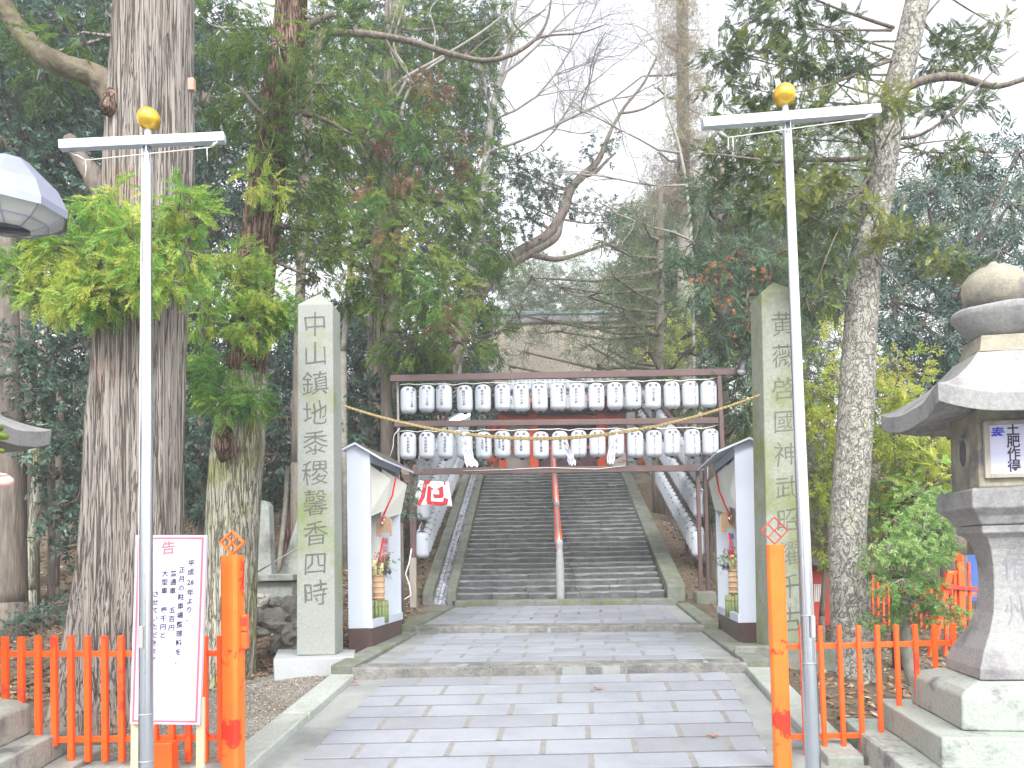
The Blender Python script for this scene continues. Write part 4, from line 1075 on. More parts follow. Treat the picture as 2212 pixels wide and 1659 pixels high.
# front rack
fr = thing('lantern_rack', W(1200,1290,Yl), 'brown painted steel rack across the foot of the stair carrying two rows of lanterns', 'lantern rack')
def beam(a, b, h, w=.07, Y=Yl, Yb=None, nm='beam', m=brownsteel, root=fr):
    mb = MB(); mb.bar(W(a[0], a[1], Y), W(b[0], b[1], Yb or Y), w, PX(h, Y)); return mb.build(nm, m, root, bevel=.004)
beam((843,818),(1597,803),14, Y=Yl-.02); beam((852,916.5),(1551,908.5),12.5, Y=Yl-.02); beam((891,1019),(1520,1011),13, Y=Yl-.02)
def post(a, b, wpx, m, Y=Yl, nm='post', root=fr):
    mb = MB(); mb.bar(W(a[0], a[1], Y), W(b[0], b[1], Y), PX(wpx, Y), up=(0,1,0)); return mb.build(nm, m, root, bevel=.004)
post((859,812),(862,1000), 5, greysteel, Y=Yl+.12); post((1553,812),(1562,1010), 9, brownsteel, Y=Yl-.02)
post((1507,1015),(1514,1275), 8, brownsteel, Y=Yl+.07); post((899,1015),(891,1305), 8, brownsteel, Y=Yl+.07)
post((892,1205),(893,1312), 14, woodgrey, Y=Yl-.03, nm='stake')
b = MB(); p = W(1522,1285,Yl+.07); b.box(p.x-.16,p.x+.16,p.y-.15,p.y+.15,p.z-.2,p.z+.06); b.build('footing', curbmoss, fr, bevel=.02)
# wires along the rows
for xs_, y0, y1, nm in ((x1, 829, 819, 'upper'), (x2, 930, 922, 'lower')):
    P = [W(864, y0+2, Yl-.01)]
    for i, x in enumerate(xs_):
        P.append(W(x, lerp(y0,y1,i/16)+.5, Yl-.01))
        if i < 16: P.append(W((x+xs_[i+1])/2, lerp(y0,y1,i/16)+random.uniform(0,4), Yl-.01))
    P.append(W(1556, y1-6, Yl)); b = MB(); b.tube(P, .007, 5); b.build('wire', cord, fr, smooth=True)
b = MB(); b.tube([W(864,925,Yl-.1),W(851,940,Yl-.1),W(849,965,Yl-.1),W(843,985,Yl-.1)], .006, 5); b.build('loose_cable', cord, fr, smooth=True); b = MB()
b.tube([W(889,1185,Yl-.1),W(884,1215,Yl-.1),W(876,1240,Yl-.1),W(884,1262,Yl-.1),W(888,1285,Yl-.15),W(872,1296,Yl-.15),W(858,1293,Yl-.15)], .012, 6); b.build('loose_cable', cord, fr, smooth=True); b = MB()
b.tube([W(1000,1017,Yl-.08),W(1100,1014,Yl-.08),W(1180,1010,Yl-.08),W(1290,1013,Yl-.08),W(1350,1006,Yl-.08)], .005, 5); b.build('loose_cable', cord, fr, smooth=True)
# flood lamp at the end of the top beam
fl = thing('flood_lamp', W(1598,802,Yl), 'dark bell-shaped flood lamp at the right end of the rack top beam', 'lamp')
b = MB(); C = W(1605,780,Yl-.1); b.M = Matrix.Translation(C) @ Matrix.Rotation(R(14),4,'Y') @ Matrix.Rotation(R(-18),4,'X')
b.lathe([(.012,.02),(.03,.0),(.055,-.03),(.075,-.08),(.088,-.14),(.092,-.21)], 20, cap=False); b.build('housing', darkmetal, fl, smooth=True)
b = MB(); b.M = Matrix.Translation(C) @ Matrix.Rotation(R(14),4,'Y') @ Matrix.Rotation(R(-18),4,'X'); b.ball((0,0,-.19), .078, 14, 8, (1,1,.7)); b.build('bulb', clothw, fl, smooth=True)
# little signboard flag
bn = thing('banner', W(935,1066,12.7), 'white cloth banner with a large red 厄 hanging at the left rack post', 'banner')
c = [W(904,1038,12.75), W(969,1041,12.65), W(977,1094,12.65), W(892,1092,12.75)]
def bq(u, v, o=0): return c[0].lerp(c[1],u).lerp(c[3].lerp(c[2],u),v)+Vector((0,-o+.02*math.sin(u*7+v*2),0))
b = MB(); ids = [[b.pt(bq(u/12,v/10)) for u in range(13)] for v in range(11)]
for v in range(10):
    for u in range(12): b.f.append([ids[v+1][u], ids[v+1][u+1], ids[v][u+1], ids[v][u]])
o = b.build('cloth', clothw, bn, smooth=True); clo = o; md = o.modifiers.new('s','SOLIDIFY'); md.thickness = .003; md.offset = -1
for off, mm, oo in ((.034, ink, .004), (.020, inkred, .007)):
    V, Fc = vtext('厄', .84, 0, 0, off=off)
    MB().mesh([bq(.50+x*1.0, .49-y*1.28, oo) for x, y in V], Fc).build('character' if mm is inkred else 'character_outline', mm, clo)

# ---- side racks climbing the stair
sl = (SB[3].z-SB[0].z)/(SB[3].y-SB[0].y)
sideL = make_lantern(W(1100,830,Yl), [('奉', .045, 0, -.13)], detail=False, faceang=R(50), word=False)
sideR = make_lantern(W(1100,830,Yl), [('奉', .045, 0, -.13)], detail=False, faceang=R(-50), word=False)
usedL = usedR = False
random.seed(31)
def siderow(side, px, py, Y0, n, rowname, skip=0):
    global usedL, usedR
    x0 = WX(px, Y0, py); z0 = WZ(py, Y0, px); dx = ((SB[3].x+SB[2].x)-(SB[0].x+SB[1].x))/2/(SB[3].y-SB[0].y)
    for k in range(n):
        y = Y0+k*.252; loc = Vector((x0+dx*(y-Y0), y, z0+sl*(y-Y0)+random.uniform(-.008,.008)))
        src = sideL if side == 'left' else sideR
        first = (side == 'left' and not usedL) or (side == 'right' and not usedR)
        if first:
            o = src; o.location = loc
            if side == 'left': usedL = True
            else: usedR = True
        else: o = copy_tree(src, loc)
        o.rotation_euler = (0, 0, random.uniform(-.3,.3))
        meta(o, 'paper lantern, %s from the bottom in %s row of %s stair rack' % (ordn[k], rowname, side), 'lantern', 'lanterns in the %s row of the %s stair rack' % (rowname, side))
sr = thing('lantern_rack', W(1520,1285,13.5), 'brown inclined rack of lantern rows climbing the right side of the stair', 'lantern rack')
sll = thing('lantern_rack', W(890,1300,13.5), 'brown inclined rack of lantern rows climbing the left side of the stair', 'lantern rack')
dxr = ((SB[3].x+SB[2].x)-(SB[0].x+SB[1].x))/2/(SB[3].y-SB[0].y)
def rail(px, py, Y0, L_, root, w=.07, dzr=.06, ox=0):
    a = W(px, py, Y0)+Vector((ox,0,dzr)); b_ = a+Vector((dxr*L_, L_, sl*L_)); mb = MB(); mb.bar(a, b_, .05, w); mb.build('rail', brownsteel, root, bevel=.004)
rowsR = [('lower',1509,1146,13.6,31),('middle',1511,1062,13.6,31),('upper',1512,985,13.6,31)]
rowsL = [('lower',911,1150,13.6,31),('middle',913,1068,13.6,31),('upper',914,990,13.6,31)]
for nm, px, py, Y0, n in rowsR:
    siderow('right', px, py, Y0, n, nm); rail(px, py, Y0-.15, 7.9, sr)
rail(1509,1205,13.45,7.9, sr, .05, -.03)
for nm, px, py, Y0, n in rowsL:
    siderow('left', px, py, Y0, n, nm); rail(px, py, Y0-.15, 7.9, sll)
for root, px in ((sr,1512),(sll,906)):
    for k in range(5):
        y = 13.45+k*1.95; x = WX(px,13.45)+dxr*(y-13.45)+(.12 if root is sr else -.12)
        z = ground(x, y)-.2; ztop = WZ(975,13.6)+sl*(y-13.6)+.1
        mb = MB(); mb.box(x-.03,x+.03,y-.03,y+.03,z,ztop); mb.build('post', brownsteel, root, bevel=.004)

# ---- centre handrail of the stair
hr = thing('stair_handrail', W(1211,1293,13.3), 'central stair handrail of turned stone posts and red-striped steel pipes', 'handrail')
posts = [(1211,1293,13.3,.92),]
def turned(base, h, s=1.0):
    mb = MB(); pr_ = [(.115,-.1),(.115,.05),(.112,.55),(.105,.60),(.085,.63),(.10,.66),(.092,.70),(.075,.76),(.07,.80),(.095,.83),(.098,.87),(.08,.905),(.03,.92)]
    mb.lathe([(r*s*.60, z*h/.92) for r, z in pr_], 20, c=base); mb.build('stone_post', granite, hr, smooth=True)
ax0 = W(1211,1293,13.3); 
def axpt(y, up): return Vector((ax0.x+dxr*(y-13.3), y, SB[0].z+sl*max(0,(y-13.35))+up))
ysp = [13.28, 15.9, 18.6, 21.25]
for i, y in enumerate(ysp): turned(axpt(y, -.02), .98 if i == 0 else .86)
for i in range(3):
    a = axpt(ysp[i]+.03, .80); b_ = axpt(ysp[i+1]-.02, .72)
    for nm, m_, off in (('white_pipe', alubar, (0,0)), ('red_pipe', redwood, (.034, .010))):
        mb = MB(); o_ = Vector((off[0],0,off[1])); mb.tube([a+o_, b_+o_], .028 if nm == 'white_pipe' else .018, 12); mb.build(nm, m_, hr, smooth=True)
    o_ = Vector((-.034,0,.010)); mb = MB(); mb.tube([a+o_, b_+o_], .022, 12); mb.build('red_pipe', redwood, hr, smooth=True)

# ---- shrine hall above the stair
Ys = 26.0
sh = thing('shrine_hall', W(1225,1005,Ys), 'vermilion shrine hall with white walls and bark roof above the stair', 'shrine')
def wall(x0, x1, y0, y1, Y, m, nm, th=.15, root=sh):
    mb = MB(); a = W(x0, y1, Y); c_ = W(x1, y0, Y); mb.box(a.x, c_.x, Y, Y+th, a.z, c_.z); return mb.build(nm, m, root, bevel=.004)
wall(1040,1400,862,1075,Ys+.6,whitewall,'wall')
wall(1161,1293,905,1080,Ys+.42,purple,'doorway')
for x0, x1 in ((1079,1092),(1146,1161),(1293,1307),(1357,1371),(1056,1063),(1385,1392)):
    wall(x0,x1,880,1080,Ys,redwood,'pillar',.28)
wall(1058,1386,882,896,Ys-.06,purple,'beam',.2); wall(1063,1380,896.5,907,Ys+.03,redwood,'beam',.2)
wall(1092,1293,962,972,Ys+.3,redwood,'tie_beam',.1); wall(1307,1371,947,957,Ys+.3,redwood,'tie_beam',.1)
wall(1060,1390,845,881,Ys+.35,purple,'frieze',.1); wall(1066,1384,858,866,Ys+.2,redwood,'bracket_beam',.14)
wall(1036,1049,895,1080,Ys-2.8,granite,'stone_gate_post',.3); wall(1359,1372,890,1080,Ys-2.8,granite,'stone_gate_post',.3)
mb = MB(); mb.bar(W(1064,930,Ys-.05),W(1082,897,Ys-.05),.12,.12); mb.bar(W(1064,998,Ys-.05),W(1080,975,Ys-.05),.12,.12); mb.build('brace', redwood, sh)
# roof: curved hip in bark
mb = MB(); rows = []
zr0 = WZ(838,Ys-1.0,1225); 
def roofpt(u, v):   # u across, v up the slope
    half = lerp(4.6, 2.6, v); y = Ys-1.0+v*5.2; z = zr0+3.6*(v**1.25)*1.0+.35*(abs(u)**3)*(1-v)
    return Vector((W(1225,800,Ys).x+u*half, y, z))
ids = [[mb.pt(roofpt(-1+2*i/20, j/12)) for i in range(21)] for j in range(13)]
for j in range(12):
    for i in range(20): mb.f.append([ids[j][i], ids[j][i+1], ids[j+1][i+1], ids[j+1][i]])
# back slope and thick eave
ids2 = [[mb.pt(roofpt(-1+2*i/20, 1-j/12)*1+Vector((0,2*(j/12)*5.2,0))) for i in range(21)] for j in range(13)]
for j in range(12):
    for i in range(20): mb.f.append([ids2[j][i], ids2[j][i+1], ids2[j+1][i+1], ids2[j+1][i]])
lo = [mb.pt(roofpt(-1+2*i/20, 0)+Vector((0,.05,-.28))) for i in range(21)]
for i in range(20): mb.f.append([lo[i], lo[i+1], ids[0][i+1], ids[0][i]])
mb.build('roof', thatch, sh, smooth=False)
mb = MB(); a = roofpt(-1.05,1)+Vector((0,0,.1)); c_ = roofpt(1.05,1)+Vector((0,0,.1)); mb.bar(a, c_, .5, .30); rdg = mb.build('ridge', tiles, sh, bevel=.03)
mb = MB(); mb.bar(a+Vector((-.1,0,.2)), c_+Vector((.1,0,.2)), .62, .14); mb.build('ridge_cap', copper, rdg, bevel=.03)
mb = MB()
for i in range(26):
    p = roofpt(-1+2*(i+.5)/26, 0); mb.box(p.x-.06,p.x+.06,p.y+.05,p.y+1.9,p.z-.42,p.z-.30)
mb.build('rafters', redwood, sh)
# lanterns hung on the hall front
random.seed(12)
hl = make_lantern(W(1100,820,Ys-2.2), [('奉納', .06, 0, -.16)], detail=False)
first = True
for row, (py, nn, x0, x1_, Yh) in enumerate(((815,13,1104,1318,Ys-1.9),(856,9,1105,1352,Ys-2.0))):
    for i in range(nn):
        px = lerp(x0, x1_, i/(nn-1)); loc = W(px, py-(i*.5), Yh)
        if first: o = hl; o.location = loc; first = False
        else: o = copy_tree(hl, loc)
        s_ = 1.0; o.rotation_euler = (0,0,random.uniform(-.3,.3))
        meta(o, 'small paper lantern, %s from left, %s row on the shrine hall front' % (ordn[i], ('upper','lower')[row]), 'lantern', 'lanterns in the %s row on the shrine hall' % ('upper','lower')[row])
# red-roofed little shrine at right and slanted tube lamp at left
ts = thing('small_shrine', W(1456,930,24), 'small red shrine with grey roof beyond the right stair rack', 'shrine')
mb = MB(); a = W(1440,935,24); c_ = W(1472,893,24); mb.box(a.x,c_.x,24,24.5,a.z-1,c_.z); mb.build('body', redwood, ts, bevel=.01)
for s_, nm in ((-1,'roof_slope'),(1,'roof_slope')):
    mb = MB(); top = W(1456,873,23.8); e = W(1456+s_*42,908,23.8)
    mb.hexa([e,top,top+Vector((0,1.2,0)),e+Vector((0,1.2,0)),e+Vector((0,0,.09)),top+Vector((0,0,.09)),top+Vector((0,1.2,.09)),e+Vector((0,1.2,.09))]); mb.build(nm, tiles, ts, bevel=.01)
mb = MB(); mb.poly([W(1438,898,23.85),W(1474,898,23.85),W(1456,880,23.85)]); mb.build('gable', darkred, ts)
mb = MB(); mb.ball(W(1456,889,23.8), .045, 12, 8); mb.build('gold_crest', gold, ts, smooth=True)
tl = thing('tube_lamp', W(992,902,14.5), 'lit fluorescent tube lamp slanting above the left lantern rows', 'lamp')
mb = MB(); mb.tube([W(975,911,14.6),W(1012,893,14.4)], .05, 12); mb.build('tube', tube_m, tl, smooth=True)
mb = MB(); mb.bar(W(974,906,14.7),W(1012,888,14.5), .16,.04); mb.build('reflector', alubar, tl)


# ------------------------------------------------------------------ stone lanterns
def jitter_mesh(mb, amp, fr_=6):
    mb.v = [tuple(Vector(v)+Vector((noise.noise(Vector(v)*fr_), noise.noise(Vector(v)*fr_+Vector((9,0,0))), noise.noise(Vector(v)*fr_+Vector((0,9,0)))))*amp) for v in mb.v]
def sqlathe(mb, prof, M, sub=8, r=.0):
    """square stack: prof (halfwidth,z) with subdivided edges"""
    rings = []
    for w, z in prof:
        ring = []
        for q in range(4):
            for k in range(sub):
                a = [(-1,-1),(1,-1),(1,1),(-1,1)][q]; b = [(-1,-1),(1,-1),(1,1),(-1,1)][(q+1)%4]; t = k/sub
                ring.append(mb.pt(M @ Vector((lerp(a[0],b[0],t)*w, lerp(a[1],b[1],t)*w, z))))
        rings.append(ring)
    n = 4*sub
    for k in range(len(rings)-1):
        for j in range(n): mb.f.append([rings[k][j], rings[k][(j+1)%n], rings[k+1][(j+1)%n], rings[k+1][j]])
    mb.f.append(rings[0][::-1]); mb.f.append(rings[-1])
def stone_lantern(X, Y, rz, label, ex=0.0, text=True, dzz=0.0, lean=.0):
    t = thing('stone_lantern', (X, Y, .2), label, 'stone lantern')
    M = Matrix.Translation((X, Y, 0)) @ Matrix.Rotation(rz, 4, 'Z')
    I3 = M
    def sq(nm, prof, m, bev=.012, amp=.006, sub=8):
        mb = MB(); sqlathe(mb, prof, I3, sub); jitter_mesh(mb, amp, 4); return mb.build(nm, m, t, bevel=bev)
    sq('base_step', [(.80+ex,.02),(.80+ex,.40)], lanternst3)
    sq('base_step', [(.61+ex,.402),(.61+ex,.575)], lanternst3)
    sq('base_block', [(.435+ex,.577),(.435+ex,.765),(.40+ex,.80),(.30+ex,.835)], lanternst3, amp=.008)
    pf = [(.275,.838),(.272,.90),(.232,1.0),(.175,1.10),(.135,1.22),(.118,1.36),(.118,1.50),(.135,1.60),(.165,1.67),(.205,1.70),(.205,1.745)]
    sq('pedestal', [(w+ex*.5, z) for w, z in pf], lanternst, bev=.006, amp=.003)
    sq('platform', [(.215+ex*.5,1.748),(.24+ex*.5,1.80),(.285+ex*.5,1.845),(.285+ex*.5,1.952),(.26+ex*.5,1.965)], lanternst, bev=.008, amp=.004)
    # fire box with a round side hole
    mb = MB(); w = .215+ex*.4; z0, z1 = 1.968, 2.44
    sqlathe(mb, [(w,z0),(w,z1)], I3, 2); o = mb.build('fire_box', lanternst2, t, bevel=.01)
    mb = MB(); K = 20
    for s_ in (-1, 1):
        ring = []; ring2 = []
        for k in range(K):
            a = 2*math.pi*k/K; ring.append(mb.pt(M @ Vector((s_*(w+.004), -.0+.055*math.cos(a), 2.20+.075*math.sin(a)*1.1)))); ring2.append(mb.pt(M @ Vector((s_*(w+.004), .045*math.cos(a), 2.20+.072*math.sin(a)))))
        mb.f.append(ring); mb.build('round_opening', darkmetal, t); mb = MB()
    mb = MB()
    for s_ in (-1, 1):
        for k in range(K):
            a = 2*math.pi*k/K; b_ = 2*math.pi*(k+1)/K
            f = lambda aa, r1, r2, dx: M @ Vector((s_*(w+dx), r1*math.cos(aa), 2.20+r2*math.sin(aa)))
            mb.f.append([mb.pt(f(a,.055,.083,.003)), mb.pt(f(b_,.055,.083,.003)), mb.pt(f(b_,.070,.100,.012)), mb.pt(f(a,.070,.100,.012))])
            mb.f.append([mb.pt(f(a,.070,.100,.012)), mb.pt(f(b_,.070,.100,.012)), mb.pt(f(b_,.085,.118,-.002)), mb.pt(f(a,.085,.118,-.002))])
        mb.build('opening_rim', lanternst2, t, smooth=True); mb = MB()
    # framed white panel in front
    def fb(nm, x0, x1, za, zb_, o0, o1, m, bev=.003):
        mb = MB(); mb.hexa([M @ Vector(p) for p in ((x0,-w-o1,za),(x1,-w-o1,za),(x1,-w-o0,za),(x0,-w-o0,za),(x0,-w-o1,zb_),(x1,-w-o1,zb_),(x1,-w-o0,zb_),(x0,-w-o0,zb_))]); return mb.build(nm, m, t, bevel=bev)
    pw = .178; pz0, pz1 = 2.02, 2.36
    pan_ = fb('panel', -pw+.02, pw-.02, pz0+.02, pz1-.02, .002, .012, signwhite, 0)
    for a in ((-pw-.012,-pw+.02,pz0,pz1),(pw-.02,pw+.012,pz0,pz1),(-pw+.021,pw-.021,pz1-.024,pz1),(-pw+.021,pw-.021,pz0,pz0+.024)): fb('panel_frame', a[0],a[1],a[2],a[3],.003,.030, woodgrey)
    if text:
        # lettering across the panel: 奉 in blue at the left, names in black
        V, Fc = join(vtext('土肥作得', .078, -.025, 2.305, .92, off=.022, sx=.95), vtext('土肥作得', .0001, 0, 0))
        V2, F2 = vtext('奉', .080, -.107, 2.285, off=.02); V3_, F3 = vtext('納', .080, .11, 2.285, off=.02)
        MB().mesh([M @ Vector((u, -w-.0135, z)) for u, z in V], Fc).build('lettering', ink, pan_)
        V2, F2 = join((V2,F2),(V3_,F3)); MB().mesh([M @ Vector((u, -w-.0135, z)) for u, z in V2], F2).build('lettering', inkblue, pan_)
        V, Fc = vtext('備州', .20, .02, 1.50, 1.35, off=-.008)
        def ped(z): return np.interp(z, [p[1] for p in pf], [p[0] for p in pf])
        MB().mesh([M @ Vector((u, -ped(z)-.002-ex*.5, z)) for u, z in V], Fc).build('carved_characters', inkgrey, t)
    # roof with upturned corners
    mb = MB(); N = 14; we = .545+ex*.9; zt_ = 2.79+dzz; wt = .185+ex*.3
    def rp(u, v, s):  # s 0 eave ->1 top; (u,v) in -1..1 square ring
        w_ = lerp(we, wt, s); crn = (abs(u)*abs(v))**2.5
        crn = (min(abs(u), abs(v)))**3
        z = 2.475+dzz+(zt_-2.475-dzz)*(s**1.0)*(.55+.45*s)+.075*crn*(1-s)**2
        kk = 1-.03*(1-(min(abs(u),abs(v)))**2)*(1-s)
        return M @ Vector((u*w_*kk, v*w_*kk, z))
    def ringpts(s, off=0, sc=1.0):
        out = []
        for q in range(4):
            a = [(-1,-1),(1,-1),(1,1),(-1,1)][q]; b_ = [(-1,-1),(1,-1),(1,1),(-1,1)][(q+1)%4]
            for k in range(N):
                tt = k/N; u, v = lerp(a[0],b_[0],tt), lerp(a[1],b_[1],tt)
                p = rp(u*1, v*1, s)
                if sc != 1: 
                    c0 = M @ Vector((0,0,0)); p = Vector((lerp(c0.x,p.x,sc), lerp(c0.y,p.y,sc), p.z))
                out.append(p+Vector((0,0,off)))
        return out
    seq = [ringpts(1,0,.2)]+[ringpts(s) for s in (1,.97,.8,.65,.5,.36,.24,.14,.06,0)]+[ringpts(0,-.105,.985), ringpts(0,-.085,.80), ringpts(0,-.06,.42)]
    ids = [[mb.pt(p) for p in r_] for r_ in seq]
    for k in range(len(ids)-1):
        for j in range(4*N): mb.f.append([ids[k][j], ids[k+1][j], ids[k+1][(j+1)%(4*N)], ids[k][(j+1)%(4*N)]])
    mb.f.append(ids[0]); mb.f.append(ids[-1][::-1]); jitter_mesh(mb, .008, 5)
    mb.build('roof', lanternst, t, bevel=.006)
    def ro(nm, prof, m, n=32, amp=.010):
        mb = MB(); mb.lathe([(r, z+dzz) for r, z in prof], n, c=(X,Y,0)); jitter_mesh(mb, amp, 7); return mb.build(nm, m, t, smooth=True)
    sq('neck', [(.19,2.79+dzz),(.165,2.80+dzz),(.15,2.86+dzz),(.145,2.90+dzz)], lanternst2, bev=.004, amp=.006)
    ro('lotus_ring', [(.13,2.90),(.16,2.925),(.200,2.965),(.240,3.03),(.250,3.055),(.240,3.075),(.19,3.09),(.10,3.095)], lanternst)
    ro('jewel', [(.11,3.095),(.148,3.115),(.178,3.16),(.188,3.215),(.176,3.27),(.142,3.315),(.095,3.345),(.05,3.36),(.03,3.375),(.018,3.39),(.004,3.395)], lanternst2)
    return t
LX = W(2143,615,4.95)
SLn = stone_lantern(LX.x+.015, 4.95, R(-9), 'tall weathered stone lantern with a framed white panel reading 奉 土肥作得, at the right edge')
SL2 = stone_lantern(-3.80, 4.75, R(9), 'stone lantern with a mossy concave roof at the left edge of the frame', ex=.20, text=False, dzz=.10); SL2.location.z -= .10
# moss cushions on the left lantern roof
b = MB()
for px, py, r in ((4,905,15),(0,938,10),(-8,885,12),(-24,900,18)):
    c_ = W(px, py, 4.62); b.ball(c_, PX(r,4.55), 12, 7, (1.1,.9,.6))
jitter_mesh(b, .02, 14); mo = b.build('moss', leafmat('moss_green',[(0,(.16,.24,.03)),(1,(.25,.34,.05))]), SL2, smooth=True)

# ---- street lamp at the left edge
sp = thing('street_lamp', (WX(-24,4.5,450), 4.5, .2), 'faceted grey street lamp head with clear glass underneath, at the left edge', 'street lamp')
C = W(20,450,4.5); Rr = PX(119,4.5); A = R(11)
def oct8(r, z, rot=R(8)): return [(r, z)]
b = MB(); b.lathe([(Rr*.99,-.045),(Rr*1.0,0),(Rr*.99,.002),(Rr*.83,.11),(Rr*.35,.262),(Rr*.34,.267)], 9, c=C, rot=A, cap=False); 
b.poly([C+Vector((Rr*.34*math.cos(A+2*math.pi*j/9), Rr*.34*math.sin(A+2*math.pi*j/9), .267)) for j in range(9)]); b.build('shade', lampshell, sp, bevel=.002)
b = MB(); b.lathe([(Rr*.97,-.03),(Rr*.90,-.032)], 9, c=C, rot=A, cap=False); b.build('inner_lip', greysteel, sp)
b = MB(); b.lathe([(Rr*.93,-.035),(Rr*.66,-.09),(Rr*.36,-.125)], 9, c=C, rot=A, cap=False); gls = b.build('glass', glass, sp)
b = MB()
for j in range(9):
    a = A+2*math.pi*j/9; q = lambda r, z: C+Vector((r*math.cos(a), r*math.sin(a), z)); b.tube([q(Rr*.94,-.035), q(Rr*.67,-.093), q(Rr*.37,-.128)], .004, 4)
    a2 = A+2*math.pi*(j+1)/9; b.tube([q(Rr*.67,-.093), C+Vector((Rr*.67*math.cos(a2), Rr*.67*math.sin(a2), -.093))], .004, 4)
b.build('glass_ribs', lampshell, gls)
b = MB(); b.tube([C+Vector((0,0,-.05)), C+Vector((0,0,.1))], Rr*.2, 12); b.build('bulb', clothw, sp, smooth=True)
b = MB(); b.lathe([(Rr*.62,-.02),(Rr*.60,.12),(Rr*.30,.2)], 16, c=C); b.build('inner_reflector', greysteel, sp, smooth=True)
b = MB(); b.tube([Vector((C.x-.42,C.y,.2)), Vector((C.x-.42,C.y,C.z-.2)), Vector((C.x-.40,C.y,C.z+.02)), C+Vector((-Rr*.9,0,.03))], [.055,.04,.035,.03], 14); b.build('pole', greysteel, sp, smooth=True)

# ---- monument and rocks behind the left pillar
mn = thing('stone_monument', W(570,1240,11.2), 'tall grey stone slab monument on a low plinth behind the second cedar', 'monument')
b = MB(); P = [W(546,1243,11.2),W(587,1243,11.2)]; a, c_ = P; top = [W(548,1090,11.3),W(552,1080,11.3),W(574,1082,11.3),W(581,1092,11.3)]
pts = [a, c_, top[3], top[2], top[1], top[0]]; ids = [b.pt(p) for p in pts]; ids2 = [b.pt(p+Vector((0,.22,0))) for p in pts]
b.f.append(ids); b.f.append(ids2[::-1])
for j in range(6): b.f.append([ids[j], ids2[j], ids2[(j+1)%6], ids[(j+1)%6]])
b.build('slab', monum, mn, bevel=.015)
m2 = thing('stone_monument', W(632,1240,11.5), 'dark leaning stone slab half hidden by the left pillar', 'monument')
b = MB(); pts = [W(602,1243,11.6),W(665,1243,11.6),W(668,1080,11.7),W(640,1125,11.7)]; ids = [b.pt(p) for p in pts]; ids2 = [b.pt(p+Vector((0,.22,0))) for p in pts]
b.f.append(ids); b.f.append(ids2[::-1])
for j in range(4): b.f.append([ids[j], ids2[j], ids2[(j+1)%4], ids[(j+1)%4]])
b.build('slab', monum, m2, bevel=.015)
def boxpx(x0, x1, y0, y1, Y, d, zb=None):
    a = W(x0, y1, Y); c_ = W(x1, y0, Y); mb = MB(); mb.box(a.x, c_.x, Y, Y+d, (a.z if zb is None else zb), c_.z); return mb
o = boxpx(541,634,1240,1256,10.9,1.1).build('plinth_cap', monum, mn, bevel=.012)
o = boxpx(543,632,1256.5,1290,11.0,1.0,zb=.6).build('plinth', monum, mn, bevel=.012)
random.seed(77)
rocks = [(566,1300,20,16,10.3,rockp,'pale square-cornered boulder at the top of the rock pile'),(598,1302,24,17,10.4,rockm,'dark rounded boulder in the top course of the rock pile'),
 (632,1305,22,22,10.4,rockm,'pitted boulder at the top right of the rock pile by the pillar'),(590,1340,38,30,10.1,rockm,'large flat grey boulder in the middle of the rock pile'),
 (548,1332,16,20,10.2,rockm,'small dark boulder at the left end of the rock pile'),(624,1372,34,34,9.9,rockm,'large angular boulder at the bottom of the rock pile beside the pillar'),
 (566,1366,26,12,10.0,rockm,'low boulder at the bottom left of the rock pile'),(640,1340,16,22,10.2,rockm,'narrow upright boulder wedged between pile and pillar')]
for px, py, rx, ry, Y, m_, lab in rocks:
    b = MB(); c_ = W(px, py, Y); b.ball(c_, 1, 14, 10, (PX(rx,Y), .22, PX(ry,Y)))
    b.v = [tuple(Vector(v)+(Vector(v)-c_)*(.45*noise.cell(Vector(v)*5+c_)-.1)+Vector((noise.noise(Vector(v)*9),noise.noise(Vector(v)*9+Vector((4,4,4))),noise.noise(Vector(v)*9+Vector((8,1,4)))))*.035) for v in b.v]
    o = b.build('boulder', m_, loc=c_-Vector((0,0,PX(ry,Y)))); meta(o, lab, 'boulder', 'boulders piled behind the left pillar')
cd_ = MB(); cd_.tube([W(556,1236,9.6),W(646,1181,8.9)], .008, 6); o = cd_.build('white_cord', cord, loc=W(556,1236,9.6), smooth=True); meta(o, 'taut white cord running from the second cedar to the left pillar', 'cord')

# ---- background at right: offertory box, far fences, blue sheet
ob = thing('vermilion_box_shrine', W(1775,1350,11), 'vermilion slatted box with a grey sloping roof left of the fir trunk', 'box')
b = boxpx(1742,1790,1222,1352,11,.8); b.build('body', darkred, ob, bevel=.01)
b = MB()
for k in range(5): a = W(1760+k*4,1300,10.98); c_ = W(1761.2+k*4,1262,10.98); b.box(a.x,c_.x,10.985,11.0,a.z,c_.z)
b.build('slats', whitewall, ob)
b = MB(); b.hexa([W(1738,1215,10.7),W(1797,1232,10.7),W(1797,1232,12.1),W(1738,1215,12.1),W(1738,1203,10.7),W(1792,1212,10.7),W(1792,1212,12.1),W(1738,1203,12.1)]); b.build('roof', tiles, ob, bevel=.01)
b = MB(); b.bar(W(1786,1235,10.95),W(1788,1208,10.95),.08,.08); b.bar(W(1787,1232,10.9),W(1806,1195,10.9)*1,.01,.01); b.build('post', orange, ob)
pk = [(1884+i*11.5, 1240+i*1.5, 1886+i*11.5, 1385) for i in range(16)]
fence(pk, 12.5, 12.0, 1880, 2080, [(1262,1285,7),(1345,1352,7)], 'distant vermilion picket fence seen through the shrub', None, 4.5, False, loc=W(1980,1380,12.5), x_rail=(1878,2110), mt=orangep, dep=.04)
f2 = thing('vermilion_gate_frame', W(2030,1400,10.5), 'vermilion braced frame with capped posts between the shrub and the stone lantern', 'gate')
